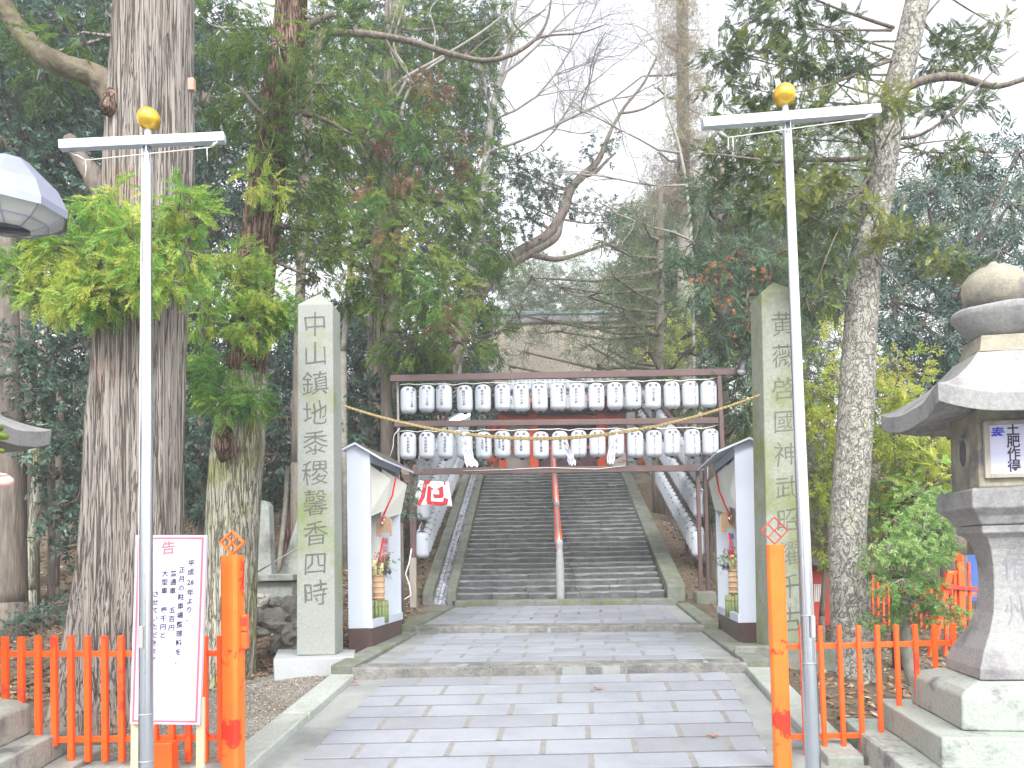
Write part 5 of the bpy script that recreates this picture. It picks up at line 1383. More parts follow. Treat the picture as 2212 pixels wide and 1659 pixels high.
for nm, a, c_, wd in (('brace',(1996,1490),(2050,1235),13),('brace_head',(2050,1238),(2078,1236),8),('post',(2078,1350),(2072,1205),13),('post',(2096,1340),(2092,1215),6),('post',(2064,1335),(2062,1240),6),('post',(2042,1420),(2046,1300),7)):
    b = MB(); b.bar(W(a[0],a[1],10.0),W(c_[0],c_[1],10.0),PX(wd,10.0),up=(0,1,0)); b.build(nm, orange, f2, bevel=.006)
b = MB(); b.bar(W(2040,1268,9.96),W(2110,1272,9.96),.06,.05); b.build('cross_rail', darkred, f2, bevel=.004)
b = MB(); c_ = W(2071,1205,10.0); b.M = Matrix.Translation(c_); b.ball((0,0,0), .07, 4, 3, (1,1,.9)); b.build('post_cap', orange, f2)
far = thing('vermilion_post', W(1932,1340,13), 'distant vermilion post with a small cap rising behind the shrub', 'post')
b = MB(); b.bar(W(1936,1350,13),W(1930,1206,13),.09,up=(0,1,0)); b.build('shaft', orange, far, bevel=.005); b = MB(); b.ball(W(1930,1200,13),.09,4,3); b.build('cap', orange, far)
b = MB(); P = [W(1895,1388,12.8),W(1995,1388,12.6),W(2075,1490,11),W(1975,1460,11.3)]
ids = [[b.pt(P[0].lerp(P[1],u/8).lerp(P[3].lerp(P[2],u/8),v/8)+Vector((0,0,.12+.05*math.sin(u*1.3+v)))) for u in range(9)] for v in range(9)]
for v in range(8):
    for u in range(8): b.f.append([ids[v][u], ids[v][u+1], ids[v+1][u+1], ids[v+1][u]])
o = b.build('blue_sheet', bluesheet, loc=W(1985,1430,12), smooth=True); o.modifiers.new('s','SOLIDIFY').thickness = .01; meta(o, 'blue plastic sheet lying on the ground behind the shrub', 'sheet')
o = boxpx(2068,2112,1198,1300,14,.4).build('blue_barrier', bluesheet, loc=W(2090,1300,14), bevel=.01); meta(o, 'blue barrier standing beyond the vermilion frame', 'barrier')
# pale building in the gap of the left trees
bd = thing('pale_building', W(620,800,38), 'pale blue sided building glimpsed above the left pillar', 'building')
b = boxpx(540,760,672,860,38,6); b.build('wall', palecorr, bd)
b = MB(); 
for k in range(24): a = W(543+k*9,860,37.96); c_ = W(546+k*9,674,37.96); b.box(a.x,c_.x,37.95,38,a.z,c_.z)
b.build('siding_ribs', alubar, bd)
b = boxpx(530,770,655,670,37.6,7); b.build('roof', copper, bd, bevel=.05)
# ------------------------------------------------------------------ trees
def tree(name, label, trunk, barkm, crowns=[], branches=[], n=14, wob=0, fl=None, group=None, smooth_=True, sub=4, upper=None, rootb=None, foot=True, limb_r=.05, bark_b=None):
    """trunk: list of (px,py,Y,r_px) bottom to top; branches: list of (points, bark)"""
    p = W(*trunk[0][:3]); base = Vector((p.x, p.y, min(p.z, ground(p.x, p.y))))
    t = thing(name, base, label, 'tree', group)
    mb = MB(); random.seed(int(trunk[0][0]*7+len(label)))
    pts = list(trunk)
    axis = limb(mb, pts, n, wob, fl, sub)
    if foot and p.z > base.z+.02: mb.tube([base+Vector((0,0,-.1)), p], [PX(trunk[0][3],trunk[0][2])*1.12, PX(trunk[0][3],trunk[0][2])], n)
    mb.build('trunk', barkm, t, smooth=smooth_)
    if upper:
        mu = MB(); limb(mu, upper[0], n, 0, fl, sub); mu.build('upper_trunk', upper[1], t, smooth=True)
    for bl, bm_ in branches:
        for q in bl: b = MB(); limb(b, q, 7, .05, None, 4); b.build('branch', bm_, t, smooth=True)
    for c in crowns:
        kw = dict(c); kw.setdefault('bm', bark_b or barkm); kw.setdefault('limb_r', limb_r)
        crown(t, axis, kw.pop('clumps'), kw.pop('kind'), kw.pop('L'), kw.pop('m'), kw.pop('bm'), **kw)
    return t
def flute(ng, amp, seedz):
    def f(a, k, p):
        v = 0
        v += amp*math.sin(a*ng+2.2*noise.noise(Vector((math.cos(a)*1.3, math.sin(a)*1.3, p.z*.35+seedz))))*.5
        v += amp*1.6*noise.noise(Vector((math.cos(a)*2.6, math.sin(a)*2.6, p.z*.22+seedz)))
        v += amp*1.1*noise.noise(Vector((math.cos(a)*7, math.sin(a)*7, p.z*.5+seedz)))
        v += amp*.5*noise.noise(Vector((math.cos(a)*16, math.sin(a)*16, p.z*1.1+seedz)))
        return 1+v
    return f
barkm_ = mat('mossy_limb_bark', (.19,.165,.12), (.09,.075,.055), scale=8, bump=.9, bscale=14, bdist=.03, rough=.95, stain=(.13,.145,.04), stains=2.2, stlo=.5, sthi=.6)
# 1 the giant cedar, left
tree('cedar_tree', 'giant cedar with deeply fluted grey bark behind the left flag pole',
     [(268,1600,7.4,150),(268,1500,7.4,128),(272,1380,7.4,112),(284,1250,7.4,104),(292,1100,7.4,98),(298,900,7.4,93),(304,700,7.4,89),(318,520,7.4,86),(327,300,7.4,84),(333,120,7.4,82),(337,-40,7.4,82),(340,-400,7.4,80)],
     bark1, n=110, fl=flute(9,.085,3.1), sub=7, foot=False,
     crowns=[dict(clumps=[(250,455,6.7,60,45,.7),(290,520,6.5,50,60,.75),(300,600,6.5,45,55,.7),(385,450,6.95,45,45,.62),(120,540,7.0,70,55,.6),(200,560,6.9,70,60,.7),(60,600,7.1,45,50,.4),(230,625,6.8,60,45,.85),(110,640,6.9,60,30,.75),(265,500,6.9,40,60,.75),(400,540,7.0,42,60,.6),(430,470,7.1,25,50,.5),(375,600,6.9,35,40,.75),(170,660,6.8,40,30,.8)],
                  kind='cedar', L=.17, m=L_cedarb, cov=20, droop=.35, subs=12, limb_r=.02, name='low_foliage'),
             dict(clumps=[(180,70,7.2,50,60,.35),(230,30,7.3,40,40,.3),(90,120,8.4,80,70,.2)], kind='cedar', L=.24, m=L_cedar, cov=8, limb_r=.03, name='crown')],
     branches=[([[(262,235,7.4,36),(232,185,7.35,32),(200,160,7.3,26),(160,148,7.25,25),(110,128,7.2,24),(70,100,7.2,23),(38,60,7.15,21),(12,15,7.1,19),(-12,-50,7.0,17)]], barkm_),
               ([[(250,215,7.2,26),(238,225,7.1,20),(232,240,7.05,16)],[(240,160,7.3,12),(262,175,7.2,9),(278,200,7.2,5)]], barkr),
               ([[(235,430,7.3,32),(212,395,7.3,26),(180,350,7.3,18),(150,300,7.35,15)]], barkd)])
# 2 the second cedar, leaning
tree('cedar_tree', 'leaning cedar with pale mossy lower bark and green tufts, left of the inscribed pillar',
     [(486,1500,9.4,72),(488,1440,9.4,60),(494,1350,9.4,56),(500,1200,9.4,55),(508,1050,9.4,56),(516,950,9.4,55),(530,850,9.4,46),(536,780,9.4,40),(548,650,9.4,40),(562,500,9.4,38),(590,300,9.4,36),(604,200,9.4,36),(625,60,9.4,32),(632,-60,9.4,30),(640,-300,9.4,26)],
     bark2, n=80, fl=flute(7,.06,8.4), sub=6, foot=False, upper=([(528,880,9.4,43),(536,780,9.4,42),(548,650,9.4,41.5),(562,500,9.4,39.5),(590,300,9.4,37.5),(604,200,9.4,37.5),(625,60,9.4,33.5),(632,-60,9.4,31.5),(640,-300,9.4,27.5)], barkr),
     crowns=[dict(clumps=[(520,610,8.9,60,45,.55),(580,660,8.9,48,50,.5),(500,560,9.0,50,35,.6),(600,700,9.0,36,30,.5),(440,690,9.1,28,35,.65),(470,830,8.9,60,45,.35),(520,860,8.8,50,40,.35),(420,840,9.1,36,45,.3),(480,880,8.7,40,25,.5),(540,700,8.7,50,40,.7),(430,760,9.1,25,30,.5),(566,630,8.8,40,50,.6)],
                  kind='cedar', L=.16, m=L_cedarb, cov=18, droop=.35, subs=12, limb_r=.02, name='low_foliage'),
             dict(clumps=[(480,60,9.6,70,70,.3),(500,200,9.6,60,80,.3),(600,90,9.0,70,80,.35),(700,60,9.6,70,60,.4),(640,240,9.0,80,70,.35),(580,330,9.0,60,60,.45),(690,180,9.6,80,60,.4),(720,300,9.8,60,60,.45),(560,250,9.0,60,40,.35),(640,400,9.2,70,50,.4),(620,490,9.3,60,50,.35),(690,440,9.8,60,50,.6),(670,540,9.9,60,40,.4),(690,600,10.1,45,30,.3)],
                  kind='cedar', L=.20, m=L_cedar, cov=9, droop=.3, subs=10, limb_r=.03, name='crown'),
             dict(clumps=[(556,395,8.7,42,28,.95),(600,415,8.8,24,20,.9),(545,385,8.7,25,25,.9)], kind='cedar', L=.20, m=L_cedarb, cov=10, limbs=False, name='yellow_tuft')],
     branches=[([[(618,120,9.4,16),(660,60,9.4,9),(720,30,9.4,5)],[(560,480,9.3,9),(620,490,9.3,6),(700,500,9.3,3)],[(600,240,9.3,10),(680,250,9.3,6),(760,290,9.4,3)],
                 [(595,280,9.3,9),(560,240,9.2,6),(520,190,9.2,4)]], barkd),
               ([[(498,985,9.0,26),(488,955,8.95,24),(486,925,9.0,14)]], barkr)])
# 3 dense cedar behind the left pillar
tree('cedar_tree', 'dense drooping cedar with rusty patches behind the rack, trunk showing above the left cabinet',
     [(826,1050,15,36),(826,900,15,34),(826,760,15,32),(830,600,15,30),(838,400,15,26),(845,200,15,22),(850,0,15,18),(850,-200,15,14)], bark1, n=40, fl=flute(7,.06,1), sub=4,
     crowns=[dict(clumps=[(1060,40,15,60,60,.3,7),(1040,190,15,50,60,.3,8),(1060,300,15,40,50,.3,6),(740,50,14,80,60,.35),(850,60,14.5,80,70,.3),(960,60,15,70,60,.25),(790,150,13.6,70,60,.4),(760,230,13.2,90,55,.6),(860,260,13.8,70,60,.5),(930,190,14.5,80,60,.3),(1010,110,15,50,60,.2),
                          (700,330,13,60,50,.45),(800,340,13.2,80,55,.4),(900,350,13.6,80,60,.45),(980,330,14.4,70,60,.25),(740,430,12.8,80,55,.6),(850,440,13,80,60,.5),(950,440,13.8,80,60,.45),(1020,420,14.5,50,60,.3),
                          (700,520,13.4,55,45,.45),(790,540,12.8,80,55,.6),(900,550,13,90,60,.6),(1000,540,13.8,70,60,.4),(1080,520,15,50,60,.3),(760,620,13.2,70,35,.4),(850,640,13,80,45,.5),(950,650,13,80,60,.55),(1040,640,13.8,70,55,.4),
                          (900,730,13,80,45,.55),(990,740,13.2,70,40,.6),(860,760,13.4,60,35,.35),(1070,720,14,50,45,.35),(930,780,13.6,70,30,.35)],
                  kind='cedar', L=.25, m=L_cedar, cov=9, droop=.35, subs=12, limb_r=.04, name='crown'),
             dict(clumps=[(800,240,12.7,45,30,.25),(940,640,12.4,35,35,.3),(780,470,12.4,40,30,.25),(860,590,12.4,45,30,.25),(960,700,12.6,45,30,.3),(900,300,12.9,45,30,.2)], kind='cedar', L=.24, m=L_cedarb, cov=6, limbs=False, name='painted_lit_sprays', outw=.6),  # brighter leaf colour paints these outer sprays as lit
             dict(clumps=[(790,315,12.6,50,22,.2),(740,330,12.7,28,18,.1),(935,195,13.3,45,28,.7),(948,685,12.3,26,22,.6),(1010,330,13.9,18,30,.4),(890,390,12.7,40,20,.9),(840,500,12.4,28,14,.5),(790,395,12.6,25,18,.8),(985,360,13.4,20,22,.3)], kind='cedar', L=.22, m=L_brown, cov=8, limbs=False, name='rusty_sprays')],
     branches=[([[(835,420,14.8,10),(900,430,14,6),(980,440,13.6,3)],[(838,500,14.8,10),(770,530,14,6),(700,545,13.6,3)]], barkd)])
# 4 bare pale tree threading through
tree('bare_tree', 'bare pale-barked tree with forked upright stems among cedars behind the left pillar',
     [(742,760,14.2,6.82),(752,640,14.2,6.82),(768,500,14.2,6.20),(800,380,14.2,5.58),(812,300,14.2,5.58)], barkp, n=10, foot=True,
     branches=[([[(812,300,14.2,5.58),(800,250,14.2,3.72),(760,150,14.2,3.10),(735,60,14.2,2.48),(720,-20,14.2,1.86)],[(808,320,14.2,5.58),(830,240,14.2,4.96),(860,180,14.2,4.34),(960,120,14.2,3.10),(1040,70,14.2,2.48),(1100,20,14.2,1.86),(1130,-20,14.2,1.24)],
                 [(845,230,14.2,4.34),(880,160,14.2,3.10),(850,100,14.2,2.48),(870,20,14.2,1.86),(880,-30,14.2,1.24)],[(870,330,14.2,4.34),(868,240,14.2,4.34),(900,170,14.2,3.10),(960,125,14.2,2.48)],[(860,150,14.2,2.48),(840,90,14.2,1.86),(860,10,14.2,1.24)],
                 [(935,130,14.2,1.86),(940,70,14.2,1.49),(930,20,14.2,1.24),(960,-10,14.2,0.93)],[(780,440,14.2,2.48),(740,390,14.2,1.86),(700,350,14.2,0.99)]], barkp)])
# 5 long dark limb reaching right across the sky
tree('bare_tree', 'dark thin-limbed bare tree whose long branch sweeps across the sky above the stair',
     [(640,1000,12.2,12),(650,600,12.2,11),(665,250,12.2,10),(690,70,12.2,9)], barkd, n=9, foot=True,
     branches=[([[(690,70,12.2,8),(760,70,12.2,8),(830,78,12.2,7.5),(900,92,12.2,7),(960,112,12.2,6.5),(1040,130,12.2,5.5),(1100,120,12.2,5),(1150,90,12.2,4),(1180,50,12.2,3),(1192,-10,12.2,2)],
                 [(1105,122,12.2,3),(1170,80,12.2,2.5),(1250,72,12.2,2),(1310,52,12.2,1)],[(1060,128,12.2,2.5),(1120,60,12.2,2),(1180,20,12.2,1.2)],[(1010,122,12.2,2),(1060,80,12.2,1.5),(1110,78,12.2,1),(1180,82,12.2,.8)],
                 [(830,78,12.2,2.5),(860,130,12.2,2),(900,190,12.2,1.2)],[(760,70,12.2,2.5),(800,20,12.2,2),(850,-20,12.2,1.2)]], barkd)])
# 6 bare tree against the sky, centre
def twigs(b, p0, d0, L_, r, depth, seedr, up=.15):
    pts = [p0]; d = d0.normalized(); n_ = 5
    for k in range(n_):
        d = (d+Vector((seedr.gauss(0,.16), seedr.gauss(0,.1), seedr.gauss(0,.16)+up*.12))).normalized(); pts.append(pts[-1]+d*L_/n_)
    b.tube(pts, [lerp(r, r*.45, k/n_) for k in range(n_+1)], 5 if depth > 1 else 3, cap=False)
    if depth > 0:
        for k in range(1, n_+1):
            for q in range(2 if k > 1 else 1):
                if seedr.random() < .86:
                    a = Vector((seedr.gauss(0,.8), seedr.gauss(0,.5), seedr.gauss(.15,.75))); twigs(b, pts[k], (d+a).normalized(), L_*seedr.uniform(.32,.6), r*.42, depth-1, seedr, up)
sr_ = random.Random(5)
def baretree(label, trunk, starts, barkm, seed):
    t = tree('bare_tree', label, trunk, barkm, n=9, foot=True); rr = random.Random(seed); b = MB()
    for (px, py, Y, dx, dz_, L_, r, dp) in starts: twigs(b, W(px,py,Y), Vector((dx, rr.uniform(-.3,.3), dz_)), L_, r, dp, rr)
    b.build('branches', barkm, t, smooth=True); return t
baretree('bare winter tree spreading fine twigs to the right against the white sky at the centre',
     [(975,900,22,11),(1000,700,22,11),(1035,500,22,10),(1052,330,22,9),(1062,250,22,8),(1080,170,22,6),(1100,100,22,5),(1112,20,22,3.5),(1120,-40,22,2)],
     [(1050,330,22,1,.35,4.6,.05,3),(1060,260,22,1,.5,3.6,.042,3),(1085,160,22,.9,.4,3,.045,2),(1062,250,22,-.3,1,2.6,.05,2),(1075,200,22,.5,1,2.5,.045,2),(1100,100,22,.6,.6,2,.03,2),(1050,350,22,.9,.0,3.6,.035,3)], barkg, 3)
tree('winding_tree', 'winding dark-limbed evergreen tree leaning right over the stair against the sky',
     [(950,900,19,16),(985,760,19,16),(1035,640,19,15),(1075,585,19,14),(1120,545,19,12),(1180,510,19,11),(1215,460,19,11),(1232,410,19,10),(1258,380,19,9),(1290,350,19,7),(1312,300,19,5),(1325,270,19,3)], barkd, n=12, foot=True,
     branches=[([[(1100,575,19,10),(1150,545,19,9),(1200,515,19,8),(1212,480,19,6),(1222,440,19,5)],[(1255,382,19,6),(1285,372,19,5),(1310,348,19,3),(1330,330,19,2)],[(1195,515,19,5),(1180,490,19,4),(1150,475,19,3),(1120,430,19,2)],
                [(1130,545,19,7),(1200,560,19,6),(1260,545,19,4),(1330,520,19,2)],[(1320,280,19,4),(1350,230,19,3.5),(1390,180,19,3),(1420,120,19,2)],[(1340,245,19,3),(1390,235,19,2.5),(1450,200,19,1.5)]], barkd)],
     crowns=[dict(clumps=[(1120,360,19,50,30,.3),(1160,385,19,55,40,.35),(1195,410,19,35,35,.4),(1130,430,19,45,35,.35,3),(1180,450,19,40,30,.4,3),(1240,440,19,30,25,.45,4),(1290,330,19,40,22,.4,3),(1280,460,19,36,28,.45,4),(1320,300,19,25,25,.4,3),(1130,500,19,60,40,.3,4),(1320,480,19,50,40,.4,4)],
                  kind='leaf', L=.20, m=L_dark, cov=6, subs=14, limb_r=.03)])
# 7 far conifers right of centre (grey green)
def simple(label, trunk, clumps, kind='fine', L=.36, m=None, cov=7, name='conifer_tree', bm=None, subs=12, group=None, droop=.3, **k):
    return tree(name, label, trunk, bm or barkd, n=10, foot=True, group=group, crowns=[dict(clumps=clumps, kind=kind, L=L, m=m or L_grey, cov=cov, subs=subs, droop=droop, **k)])
simple('grey-green conifer with spreading sprays above the right part of the stair', [(1420,960,18,13),(1422,800,18,12),(1425,600,18,10),(1425,400,18,7)],
     [(1270,745,16,50,30,.35,14),(1310,770,16,50,30,.35,14),(1290,790,16.8,50,20,.4),(1130,760,17,26,30,.3),(1100,790,17,30,20,.3),(1200,715,18,60,18,.35),(1300,520,17,70,50,.45),(1390,480,17,60,50,.5),(1330,600,16.5,90,50,.35),(1430,580,16.5,70,55,.45),(1270,640,17,80,40,.3),(1250,700,17.5,70,35,.3,6),(1350,680,16.5,80,45,.3),(1440,680,16.5,60,50,.35),(1400,760,16.5,80,40,.4),(1320,760,17,60,25,.45,5),(1210,620,18,70,50,.25,5),(1480,760,16.2,50,40,.35),(1150,600,18.5,70,60,.25,5),(1180,690,18,60,40,.3,5),(1120,680,17.5,50,60,.25)], L=.36, cov=7)
cyp = simple('tall mid-green cypress with rusty flecks just left of the right inscribed pillar', [(1560,1000,15,16),(1560,800,15,15),(1560,600,15,13),(1560,350,15,9)],
     [(1530,430,14,60,60,.45),(1600,420,14,60,60,.4),(1500,520,13.6,60,50,.5),(1590,540,13.5,70,60,.5),(1520,620,13.4,70,55,.45),(1610,650,13.4,55,60,.45),(1660,560,13.6,50,70,.5),(1690,440,13.8,60,70,.45),(1760,520,13.8,60,80,.4),(1740,640,13.6,50,60,.45),(1550,720,13.4,70,50,.35),(1600,780,13.4,50,50,.3),(1510,790,13.6,40,30,.3),(1590,860,13.6,40,50,.4),(1800,600,14,50,60,.4)],
     kind='cedar', L=.36, m=leafmat('cypress_green',[(0,(.045,.075,.05)),(.5,(.09,.165,.095)),(1,(.19,.25,.12))]), cov=8)
simple('yellow-green broadleaf tree behind the right end of the top beam', [(1470,900,21,8),(1470,760,21,7),(1470,720,21,4)],
     [(1440,740,20.5,50,40,.6),(1500,700,20.5,40,40,.6),(1430,790,20.3,50,25,.7),(1400,790,20.3,30,15,.6)], kind='leaf', L=.34, m=L_yel, cov=8, name='broadleaf_tree')
crown(cyp, None, [(1530,600,12.6,50,18,.9),(1590,650,12.6,45,20,.9),(1650,610,12.6,40,16,.9),(1560,560,12.6,35,14,.8),(1600,720,12.6,40,20,.7),(1700,700,12.6,30,14,.8)], 'leaf', .11, leafmat('orange_dead_leaves',[(0,(.20,.07,.03)),(1,(.42,.16,.08))]), None, cov=1.2, limbs=False, name='dead_leaves')
# 8 tall vine-covered trunk
simple('tall trunk wrapped in brown vines standing against the sky right of centre', [(1480,960,21,16),(1478,600,21,15),(1476,300,21,14),(1474,0,21,13),(1474,-200,21,12)],
     [(1470,-20,20.5,48,60,.6),(1478,60,20.5,50,50,.5),(1470,140,20.5,48,50,.55),(1482,210,20.5,46,50,.6),(1480,280,20.5,55,50,.5),(1470,350,20.5,60,50,.35),(1500,410,20.5,60,50,.35),(1430,420,20.5,40,40,.3),(1425,330,20.5,26,50,.35,4),(1420,190,20.5,22,40,.4,3),(1430,90,20.5,22,50,.45,3)],
     kind='fine', L=.34, m=L_vine, cov=22, subs=14, spread=.5, name='vine_covered_tree', bm=barkp, depth=.7)
baretree('thin bare tree with fine twigs in front of the vine-covered trunk', [(1500,900,18,4),(1492,500,18,4),(1470,330,18,3.4),(1440,240,18,3)],
     [(1440,240,18,-.2,1,2.4,.03,2),(1470,330,18,-1,.35,2.6,.03,3),(1480,400,18,-1,.25,2.6,.03,3),(1490,460,18,.3,1,2.6,.03,2),(1495,520,18,-1,.5,2.4,.03,3)], barkp, 8)
# 9 the fir
tree('fir_tree', 'lichen-spotted fir leaning right behind the right fence, with flat feathery boughs',
     [(1842,1510,8.0,56),(1843,1470,8.0,49),(1844,1404,8.0,43),(1836,1280,8.0,40),(1832,1150,8.0,38),(1842,1000,8.0,38),(1851,850,8.0,37),(1856,750,8.0,35),(1863,650,8.0,34),(1870,558,8.0,33),(1886,480,8.0,32),(1908,330,8.0,32),(1928,220,8.0,28),(1955,120,8.0,27),(1982,0,8.0,25),(2004,-100,8.0,23),(2040,-320,8.0,18)],
     bark3, n=56, fl=flute(3,.02,6), sub=6, foot=False,
     branches=[([[(1900,335,8,6.00),(1830,345,7.9,5.40),(1760,345,7.8,4.80),(1700,350,7.7,4.20),(1640,345,7.6,3.00),(1560,335,7.5,2.10),(1500,330,7.5,1.20)],
                [(1930,60,8,4.20),(1870,40,7.8,3.60),(1800,15,7.7,2.40),(1740,-10,7.6,1.80)],[(1925,65,8,3.60),(1850,65,7.7,2.40),(1740,62,7.5,1.20)],
                [(1925,130,8,4.80),(1870,150,7.7,3.60),(1800,180,7.5,2.40),(1720,200,7.3,1.20)],[(1920,120,8,3.00),(1850,160,7.8,2.10),(1770,230,7.6,1.20)],
                [(1900,350,8,3.60),(1850,420,7.8,2.40),(1800,520,7.6,1.50),(1760,620,7.5,0.60)],[(1955,190,8,10.50),(2000,172,8,9.75),(2060,165,8,9.00),(2110,178,8,8.25),(2160,186,8,6.00),(2240,160,8,5.40)],
                [(1935,300,8,4.80),(1990,290,7.9,3.60),(2050,250,7.8,3.00),(2110,190,7.7,2.40),(2150,150,7.7,1.80),(2200,110,7.7,1.20)],[(1920,330,8,3.00),(1990,310,7.9,1.80),(2080,300,7.8,1.20)],
                [(1890,560,7.8,2.40),(1930,600,7.6,1.80),(1960,640,7.5,0.90)],[(1870,420,7.8,2.40),(1800,440,7.6,1.20)],[(1980,60,8,3.00),(2020,10,8,2.40),(2060,-30,8,1.20)],
                [(1900,330,7.9,3.00),(1940,250,7.7,1.80),(1960,200,7.6,1.20)],[(1895,340,7.8,2.40),(1880,240,7.6,1.80),(1870,150,7.5,0.90)],[(1840,990,7.6,3.60),(1830,1000,7.5,2.40)]], barkd)],
     crowns=[dict(clumps=[(1700,20,7.8,70,30,0.43,18),(1780,60,7.8,60,25,0.38,18),(1620,40,8.2,60,30,0.43,14),(1620,120,8.2,60,30,0.43,18),(1700,130,7.8,60,35,0.58,21),(1780,150,7.6,60,25,0.43,18),(1850,120,7.6,50,25,0.38,14),(1570,180,8.2,50,30,0.43,14),(1560,110,8.4,50,30,0.38,14),(1660,210,7.9,60,25,0.53,18),(1620,260,8,60,25,0.48,18),(1730,250,7.7,60,25,0.53,18),(1800,220,7.5,50,20,0.48,18),
                          (1880,225,7.4,60,18,0.83,25),(1940,235,7.4,30,16,0.88,21),(1580,320,8,60,22,0.48,18),(1680,360,7.7,70,20,0.63,21),(1760,400,7.5,60,22,0.78,25),(1700,440,7.6,60,22,0.73,21),(1820,370,7.4,50,15,0.68,18),(1640,440,8,60,30,0.53,18),(1800,470,7.8,50,30,0.58,18),(1760,560,7.9,40,40,0.58,18),
                          (2020,130,8.2,50,30,0.38,18),(2080,230,8,60,25,0.43,18),(2010,240,8,40,25,0.43,14),(2060,90,8.3,50,30,0.38,14),(2120,120,8.4,40,30,0.38,10),(2000,330,8,60,25,0.43,14),(2070,330,8,50,25,0.43,14),(2160,60,8.5,40,30,0.38,10),(1930,500,7.6,40,20,0.88,25),(1980,520,7.8,50,22,0.58,21),(2040,560,7.8,60,20,0.68,25),(2090,585,7.9,30,14,0.68,21),(1900,450,7.5,22,12,0.88,25),(1870,440,7.4,20,8,0.88,21),
                          (1780,640,7.8,36,30,0.53,14),(1620,380,8.2,50,30,0.48,14),(1540,400,8.4,40,30,0.43,14),(1850,280,7.6,50,20,0.48,18),(1700,300,7.7,60,18,0.53,18),(1830,560,7.6,30,30,0.48,10)],
                  kind='fir', L=.135, m=L_fir, cov=17, droop=.12, subs=12, limb_r=.012, twig=.003, depth=1.1)])
# 10 blue-green broadleaf right
simple('large dark blue-green broadleaf tree behind the stone lantern', [(2060,1200,13,26),(2062,1000,13,24),(2065,800,13,20),(2070,600,13,14)],
     [(2000,420,12.6,80,60,.5),(2100,400,12.6,80,60,.5),(2180,440,12.5,70,70,.5),(1960,500,12.4,60,60,.5),(2060,510,12.3,80,60,.55),(2160,540,12.2,70,60,.5),(1980,600,12.2,70,60,.5),(2080,620,12.1,80,60,.4),(2190,640,12,60,70,.4),(1990,700,12,70,60,.4),(2070,730,12,80,60,.3),(1960,800,12.1,60,60,.3),(2050,830,12,80,60,.25),(1930,650,12.4,40,80,.4),(2150,760,12.1,70,70,.25),(2200,330,12.8,60,60,.45),(2130,330,12.8,60,50,.45),(2010,920,12,70,60,.25),(2120,880,12,70,70,.2)],
     kind='long', L=.32, m=L_blue, cov=9, name='broadleaf_tree', droop=.6)
# 11 yellow-green shrub trees
simple('bright yellow-green broadleaf shrub just left of the fir trunk', [(1775,1330,10.5,6),(1785,1200,10.5,6),(1795,950,10.5,5),(1800,760,10.5,3)],
     [(1800,740,10.4,26,50,.7,5),(1790,830,10.4,36,50,.65,6),(1780,920,10.3,42,55,.7,11),(1760,850,10.2,34,50,.7,8),(1785,1010,10.3,42,50,.45,7),(1775,1090,10.3,34,45,.4,7),(1770,1170,10.4,26,50,.3,6)], kind='leaf', L=.17, m=L_yel, name='broadleaf_shrub', limb_r=.012, twig=.003)
simple('bright yellow-green broadleaf shrub between the fir trunk and the stone lantern', [(1930,1250,10.8,8),(1932,1100,10.8,7),(1935,900,10.8,6),(1935,780,10.8,4)],
     [(1930,780,10.6,40,45,.6,5),(1980,790,10.5,36,30,.65,4),(1925,870,10.5,45,40,.6,7),(1990,870,10.4,50,25,.7,6),(1935,960,10.0,55,50,.65,12),(1990,990,9.9,60,45,.6,12),(1940,860,10.0,50,45,.7,11),(1950,1050,10.3,55,45,.35,8),(2040,1000,10.4,40,40,.45,6),(1920,1120,10.3,40,40,.25,7)], kind='leaf', L=.17, m=L_yel, name='broadleaf_shrub', limb_r=.012, twig=.003)
simple('clipped fresh green shrub with layered foliage behind the right fence', [(1975,1480,7.6,14),(1965,1440,7.6,13),(1955,1380,7.6,11),(1960,1300,7.6,8),(1970,1220,7.6,6)],
     [(1940,1180,7.5,50,30,.5,8),(2010,1170,7.5,45,35,.55,8),(1975,1130,7.6,50,30,.6,8),(2040,1110,7.7,36,40,.6,7),(1930,1230,7.4,48,25,.35,7),(1990,1235,7.4,60,25,.35,7),(2030,1300,7.3,50,24,.5,8),(1960,1290,7.3,55,24,.4,8),(1900,1330,7.4,36,22,.4,7),(1975,1330,7.3,50,18,.45,9),(1920,1180,7.2,40,30,.7,10),(1990,1200,7.1,60,30,.7,10),(1950,1250,7.1,60,25,.6,9),(2060,1325,7.3,30,18,.45,6),(2010,1060,8.2,60,30,.55,6)],
     kind='leaf', L=.10, m=L_shrub, name='clipped_shrub', bm=barkp, limb_r=.014, twig=.004, subs=14)
simple('small pine with green needle tufts beside the stone lantern', [(1935,1230,9.0,12),(1930,1150,9.0,10),(1935,1090,9.0,8)],
     [(2000,1040,8.8,60,26,.6,7),(2050,1020,8.8,40,36,.65,7),(1960,1100,8.9,50,26,.45,6),(1900,1110,8.9,30,30,.4,5),(1990,1080,8.8,50,22,.55,6)], kind='fir', L=.22, m=L_cedarb, name='pine_tree', bm=barkr, limb_r=.02)
